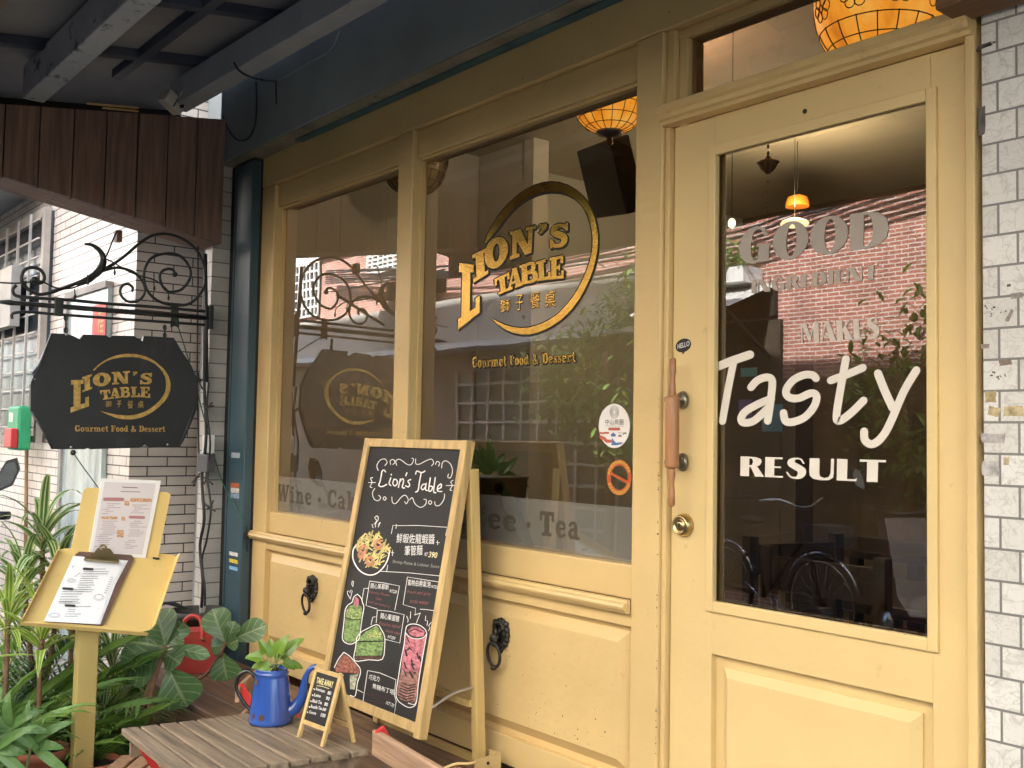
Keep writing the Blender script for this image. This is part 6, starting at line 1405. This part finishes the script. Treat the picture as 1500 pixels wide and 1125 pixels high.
# bell by the door, small lamps
c = at(1125, 240, y=.32); BL = thing('door_bell', 'small silver bell hanging on a chain behind the door glass', 'bell', c); m = MB(); k = .028
m.lathe([(.004,-k*1.05),(.3*k,-k*.95),(k*.75,-k*.5),(k*.98,0),(k*1.15,k*.12),(k*1.1,k*.2),(k*.5,k*.35),(.2*k,k*.8)], c, 24); m.build('bell', M('pewter', (.45,.43,.38), .25, .1, 10, metal=.9), BL)
m = MB(); zz = at(1125,240,y=.32).z
for i in range(40): 
    z = c.z+.03+i*.02
    if z < c.z+.16: m.ball((c.x,c.y,z), .005, (1,.6,1.6), 1)
for i in range(9): m.ball((c.x,c.y,c.z-.05-i*.03), .0025, (1,1,2), 1)
m.build('chain', M('pewter_chain', (.3,.28,.24), .35, metal=.8), BL)
c = at(1168, 303, y=3.1); t = thing('orange_pendant', 'orange domed pendant lamp glowing inside behind the word GOOD', 'lamp', c); m = MB(); m.lathe([(.07,0),(.068,.025),(.057,.057),(.025,.07),(.01,.072)], c, 24); m.build('shade', emit('orange_glow', (.8,.22,.02), .13), t); m = MB(); m.tube([c+Vector((0,0,.06)), Vector((c.x,c.y,3.249))], .0016, 6); m.build('cord', BLK, t)
c = at(1164, 329, y=2.8); t = thing('yellow_pendant', 'pale yellow saucer pendant lamp lit inside above the letter O of GOOD', 'lamp', c); m = MB(); m.lathe([(.03,-.016),(.075,-.005),(.08,.007),(.068,.02),(.03,.034)], c, 28); m.build('shade', emit('warm_white_glow', (1,.78,.38), .25), t); l = bpy.data.lights.new('pendant_bulb', 'POINT'); l.energy = 3.5; l.color = (1,.78,.5); l.shadow_soft_size = .06; o = bpy.data.objects.new('pendant_bulb', l); COL.objects.link(o); o.parent = t; o.location = (0,0,.1); m = MB(); m.tube([c+Vector((0,0,.04)), Vector((c.x,c.y,3.249))], .0016, 6); m.build('cord', BLK, t)
c = at(1072, 327, y=1.2); t = thing('bare_bulb', 'small bare warm bulb lit inside near the left edge of the door glass', 'lamp', c); m = MB(); m.ball(c, .016, (1,1,1.3)); m.build('bulb', emit('bulb_glow', (1,.75,.45), .5), t); m = MB(); m.tube([c+Vector((0,0,.018)), Vector((c.x,c.y,3.249))], .0014, 6); m.build('cord', BLK, t)
# planter with strap leaves standing inside the middle window
pc = at(722, 700, y=.24); ptop = at(722, 697, y=.24).z; t = thing('window_planter', 'grey pot of dark strap leaved plant inside the bottom left of the middle window', 'planter', (pc.x, pc.y, 1.0)); m = MB(); m.lathe([(.1,0),(.125,ptop-1.0),(.132,ptop-1.0),(.132,ptop-.99),(.115,ptop-.99),(.11,ptop-1.03)], (pc.x, pc.y, .995), 28); m.build('pot', M('grey_green_pot', (.78,.82,.8), .3, .15, 5), t)
m = MB(); a = at(733,715,y=pc.y-.125); m.lathe([(.018,0),(.018,.003)], a+Vector((0,-.006,0)), 16, (.2,-1,0)); m.build('emblem', DARK, t)
m = MB(); 
for px, py, ex, ey, w in ((722,690,715,632,10),(712,690,690,655,12),(705,688,682,690,10),(718,690,702,650,10),(725,690,738,664,12),(728,690,752,680,16),(730,692,762,702,12),(735,692,775,712,9),(722,692,700,675,18),(735,694,742,715,8),(735,694,758,668,9)):
    p = at(px,py,y=pc.y); e = onplane(ex,ey,p,-_f); leaf(m, p, e-p, -_f+Vector((0,0,.4)), (e-p).length*1.05, w*.0032, 'strap', .25, .15, 6)
leaf(m, at(732,705,y=pc.y-.13), onplane(778,806,at(732,705,y=pc.y-.13),-_f)-at(732,705,y=pc.y-.13), -_f, .33, .05, 'strap', .1, .15, 8)
m.build('foliage', leafmat('window_leaf', (.14,.24,.07), (.4,.46,.2), 'plain', .3), t)
m = MB(); m.box(-4.2, -1.99, .13, .42, .96, .994); tag(m.build('window_counter', wood('counter_wood', (.3,.19,.1), 'X', .45)), 'wooden counter running inside along the windows under the grey planter', 'counter')
# dining set and notices dimly seen through the door
def dining(x, y, label):
    t = thing('dining_table', label, 'table', (x,y,.18)); mb = MB(); mb.box(x-.4,x+.4,y-.35,y+.35,.86,.9, bev=.006); mb.build('tabletop', M('table_brown', (.06,.035,.02), .4, .25), t)
    for sx in (-1,1):
        for sy in (-1,1): mb = MB(); mb.box(x+sx*.35-.03,x+sx*.35+.03,y+sy*.3-.03,y+sy*.3+.03,.181,.86); mb.build('leg', M('table_brown', (.06,.035,.02), .4, .25), t)
    return t
dining(-1.9, 1.5, 'dark wooden dining table inside behind the bicycle reflection in the door'); dining(-3.0, 3.0, 'dark wooden dining table far back inside behind the door glass')
def ichair(x, y, a, label):
    t = thing('wooden_chair', label, 'chair', (x,y,.18), 'dark wooden chairs inside'); R = Matrix.Translation((x,y,.18)) @ Matrix.Rotation(a,4,'Z'); W3 = M('chair_brown', (.06,.035,.02), .5, .25)
    mb = MB(); mb.box(-.21,.21,-.2,.2,.43,.47,R,.005); mb.build('seat', W3, t)
    for sx in (-1,1): 
        mb = MB(); mb.box(sx*.19-.018,sx*.19+.018,.16,.2,0,.95,R); mb.build('leg', W3, t); mb = MB(); mb.box(sx*.19-.018,sx*.19+.018,-.2,-.16,0,.43,R); mb.build('leg', W3, t)
    mb = MB(); mb.box(-.17,.17,.165,.19,.82,.92,R); mb.box(-.17,.17,.165,.19,.62,.69,R); mb.build('backrest', W3, t)
ichair(-1.75,.75,math.pi,'dark wooden chair just inside, its post behind the right half of the door glass'); ichair(-2.3,1.0,-1.8,'dark wooden chair inside behind the lower left of the door glass')
for px, py, w, h, col, nm, lab in ((1092,600,10,15,(.3,.22,.45),'purple','purple notice pinned inside below the word Tasty'),(1131,612,15,20,(.22,.42,.55),'blue','pale blue notice pinned inside right of the purple one'),(1097,545,12,7,(.25,.5,.5),'teal','small teal notice inside behind the letter a of Tasty')):
    a = at(px-w,py+h,y=1.28); b = at(px+w,py-h,y=1.28); m = MB(); m.box(a.x,b.x,1.28,1.284,a.z,b.z); tag(m.build('notice', M('notice_'+nm, col, .6)), lab, 'notice')
m = MB(); m.box(-2.75,-2.35,1.285,1.4,.2,2.2); tag(m.build('notice_board', IND), 'dark brown board inside carrying the small coloured notices', 'board')
# ------------------------------------------------------------------ the other side of the street (seen only as reflections)
OY = -5.2
OB = thing('brick_building', 'red brick building across the street mirrored in the cafe glass', 'building', (-8, OY-3, 0))
m = MB(); m.box(-26, -3.2, OY-6, OY, 0, 4.02); m.build('wall', BRICK, OB)
PLAS = M('bounce_white', (.8,.78,.73), .85, .08, 1.5, .15)  # walls out of view, added in white to bounce neutral sunlight on the shop
m = MB(); m.box(-26, 8, OY-6, OY+.06, 4.021, 7.0); m.build('bounce_storey', PLAS, OB)
m = MB(); m.box(-3.199, 8, OY-6, OY+.03, 2.05, 4.02); m.build('bounce_wall', PLAS, OB)
m = MB(); m.box(-26, -6.6, OY+.001, OY+.12, 2.5, 3.1); m.build('concrete_band', M('concrete_band', (.42,.4,.36), .85, .15, 2, .2), OB)
m = MB(); m.box(-26, -6.6, OY+.001, OY+.08, 0, 2.44); m.build('ground_floor_wall', M('beige_ground_floor', (.3,.25,.19), .8, .2, 2), OB)
m = MB(); m.prism([(-26,OY+.5,2.44),(-26,OY+.5,2.5),(-26,OY+.02,2.52),(-26,OY+.02,2.445)], (19.6,0,0)); m.build('white_canopy_edge', M('pale_blue_metal', (.7,.75,.8), .4), OB)
m = MB(); m.box(-4.55, 8, OY+.001, OY+.04, 0, 2.04); m.build('dark_tile_base', brickwall('dark_tile', (.03,.04,.03), (.02,.03,.025), (.12,.12,.1), .2, .12, .006, 'x', .25), OB)
WF = M('white_bar_paint', (.7,.7,.68), .5)
for x0, x1, z0, z1 in ((-14.6,-13.5,3.2,4.0),(-12.1,-11.2,3.65,4.0)):
    m = MB(); m.box(x0,x1,OY+.002,OY+.03,z0,z1); wi = m.build('window', M('far_glass', (.03,.035,.04), .15), OB); m = MB()
    n = int((x1-x0)/.12)
    for i in range(n+1): m.box(x0+(x1-x0)*i/n-.012, x0+(x1-x0)*i/n+.012, OY+.05, OY+.07, z0, z1)
    for i in range(7): m.box(x0,x1,OY+.045,OY+.06,z0+(z1-z0)*i/6-.015,z0+(z1-z0)*i/6+.015)
    m.build('grille', WF, wi)
m = MB(); m.box(-9.9, -7.2, OY+.09, OY+.1, .3, 2.2); wi = m.build('shop_window', M('far_shop_glass', (.06,.06,.06), .1), OB); m = MB()
for i in range(8): m.box(-9.9,-7.2,OY+.11,OY+.13,.5+.22*i,.53+.22*i)
for i in range(10): m.box(-9.9+.3*i,-9.87+.3*i,OY+.115,OY+.135,.3,2.2)
m.build('grille', M('pale_grille', (.5,.47,.42), .5), wi)
def awning(x0, x1, z, d, label, mat, front=.0):
    t = thing('awning', label, 'awning', ((x0+x1)/2, OY, z)); m = MB(); n = int((x1-x0)/.03)
    for i in range(n):
        a = x0+(x1-x0)*i/n; b = x0+(x1-x0)*(i+1)/n; h0 = .02*(i % 2); h1 = .02*((i+1) % 2)
        m.face([(a,OY+.03,z+.25+h0),(b,OY+.03,z+.25+h1),(b,OY+d,z+h1),(a,OY+d,z+h0)])
    m.build('corrugated_sheet', mat, t); m = MB(); m.bar((x0+.05,OY+.02,z-.4),(x0+.05,OY+d-.05,z-.02),.03,.03); m.bar((x1-.05,OY+.02,z-.4),(x1-.05,OY+d-.05,z-.02),.03,.03); m.box(x0,x1,OY+.02,OY+.06,z-.02,z+.22); m.build('bracket', DARK, t)
awning(-6.5, -5.35, 2.55, .7, 'grey corrugated awning across the street mirrored at the left of the door glass', M('old_corrugated', (.55,.55,.52), .6, .2))
awning(-11.6, -10.3, 3.25, .9, 'dark awning on the brick wall mirrored in the left window', M('dark_tarp', (.04,.04,.045), .6))
m = MB(); m.box(-6.5,-5.3,OY+.01,OY+.05,.2,2.5); tag(m.build('far_doorway', M('far_doorway', (.06,.045,.03), .7, .3)), 'dark doorway under the corrugated awning across the street', 'doorway')
m = MB(); m.box(-5.28,-4.56,OY+.005,OY+.05,.05,1.98); tag(m.build('far_infill', M('far_infill', (.05,.04,.032), .6, .3)), 'added dark brown shutter across the street behind the bicycle', 'infill')  # dark panel added to darken the reflection low in the door
# overhead cables along the brick wall
m = MB()
for i in range(7): m.tube(smooth2([(-13,OY+.2,3.6+.03*i),(-9,OY+.25,3.25+.03*i+rnd(-.03,.03)),(-6,OY+.25,3.2+.05*i),(-4.6,OY+.2,3.35+.05*i),(-2.5,OY+.15,3.5+.06*i)], 5), .012, 5)
tag(m.build('cable_bundle', BLK), 'bundle of black cables strung along the brick wall across the street', 'cable')
# planter boxes and trees across the street
def tree(x, y, h, r, label, n, mat, name='street_tree'):
    t = thing(name, label, 'tree', (x,y,0)); m = MB(); m.tube(smooth2([(x,y,0),(x+.05,y,h*.4),(x-.04,y,h*.75)], 4), [.05-.003*i for i in range(9)], 8)
    for k in range(6): a = k*1.05; m.tube([(x,y,h*(.35+.06*k)),(x+r*.7*math.cos(a),y+r*.5*math.sin(a),h*(.55+.07*k))], .012, 5)
    m.build('trunk', CANE, t); m = MB()
    for i in range(n):
        k = random.choice(range(9)); ca = k*.7; cc_ = Vector((x+r*.55*math.cos(ca), y+r*.4*math.sin(ca), h*(.45+.06*k))); p = cc_+Vector((random.gauss(0,r*.24), random.gauss(0,r*.2), random.gauss(0,h*.07)))
        leaf(m, p, (rnd(-1,1),rnd(-1,1),rnd(-.6,.8)), (0,0,1), rnd(.07,.14), rnd(.03,.05), 'oval', .5, .2, 3)
    m.build('crown', mat, t)
tree(-6.75, -4.5, 3.0, .85, 'small leafy tree across the street mirrored right of the gold logo', 2200, LF_PA2)
tree(-3.85, -4.6, 2.6, .5, 'bright leafy shrub across the street mirrored at the right edge of the door', 700, LF_PA2)
t = thing('balcony_planter', 'planter of small bushes on the brick wall mirrored under the word GOOD', 'planter', (-5.9,OY+.2,2.75)); m = MB(); m.box(-6.3,-5.5,OY+.02,OY+.3,2.82,2.95); m.build('box', WF, t); m = MB()
for i in range(260): leaf(m, (rnd(-6.3,-5.5),OY+rnd(.05,.35),rnd(2.92,3.15)), (rnd(-1,1),rnd(-1,1),rnd(0,1)), (0,0,1), rnd(.05,.1), .03, 'oval', .5, .2, 3)
m.build('foliage', LF_PA2, t)
# bicycle
def bicycle(loc, ang, label):
    t = thing('bicycle', label, 'bicycle', loc); R = Matrix.Translation(loc) @ Matrix.Rotation(ang,4,'Z'); CH_ = M('bike_chrome', (.55,.55,.57), .25, metal=.9); FR = M('bike_frame', (.03,.025,.03), .3)
    def add(mb, nm, mat, par=None): bmesh.ops.transform(mb.bm, matrix=R, verts=mb.bm.verts); return mb.build(nm, mat, par or t)
    for x in (-.52,.52):
        mb = MB(); mb.tube([(x+.32*math.cos(k*math.pi/18),0,.33+.32*math.sin(k*math.pi/18)) for k in range(36)], .017, 6, closed=True); wh = add(mb, 'wheel', BLK)
        mb = MB(); mb.tube([(x+.298*math.cos(k*math.pi/18),0,.33+.298*math.sin(k*math.pi/18)) for k in range(36)], .009, 5, closed=True)
        for k in range(18): mb.tube([(x,0,.33),(x+.3*math.cos(k*.349),0,.33+.3*math.sin(k*.349))], .0016, 4)
        add(mb, 'spokes', CH_, wh)
        mb = MB(); mb.tube([(x+.355*math.cos(k*math.pi/18),0,.33+.355*math.sin(k*math.pi/18)) for k in range(2,16)], .014, 6); add(mb, 'mudguard', CH_)
    mb = MB()
    for a, b in (((-.05,0,.3),(-.18,0,.8)),((-.05,0,.3),(.36,0,.78)),((-.16,0,.72),(.36,0,.82)),((-.05,0,.3),(-.52,0,.33)),((-.16,0,.7),(-.52,0,.33)),((.34,0,.88),(.52,0,.33))): mb.tube([a,b], .016, 8)
    add(mb, 'frame', FR); mb = MB(); mb.ball((-.2,0,.86), .09, (1.3,.8,.4)); add(mb, 'saddle', BLK)
    mb = MB(); mb.tube(smooth2([(.2,-.28,1.02),(.32,-.2,1.04),(.36,0,.98),(.32,.2,1.04),(.2,.28,1.02)], 4), .012, 6); add(mb, 'handlebar', CH_)
    mb = MB(); mb.box(.48,.7,-.12,.12,.74,.88); add(mb, 'basket', M('grey_basket', (.08,.08,.09), .4)); mb = MB(); mb.tube([(-.05,-.06,.3),(.08,-.08,.2)], .01, 6); mb.tube([(-.05,.06,.3),(-.18,.08,.4)], .01, 6); add(mb, 'cranks', CH_)
bicycle((-4.65,-4.15,0), math.radians(12), 'dark bicycle with chrome wheels across the street mirrored low in the door glass')
scooter((-3.05,-3.75,0), math.radians(205), 'dark scooter parked opposite, mirrored at the lower right of the door glass', (.06,.03,.03), 'MLJ-0250')
scooter((-4.9,-3.6,0), math.radians(240), 'grey scooter parked opposite, mirrored at the lower left of the door glass', (.08,.09,.1), '601-')
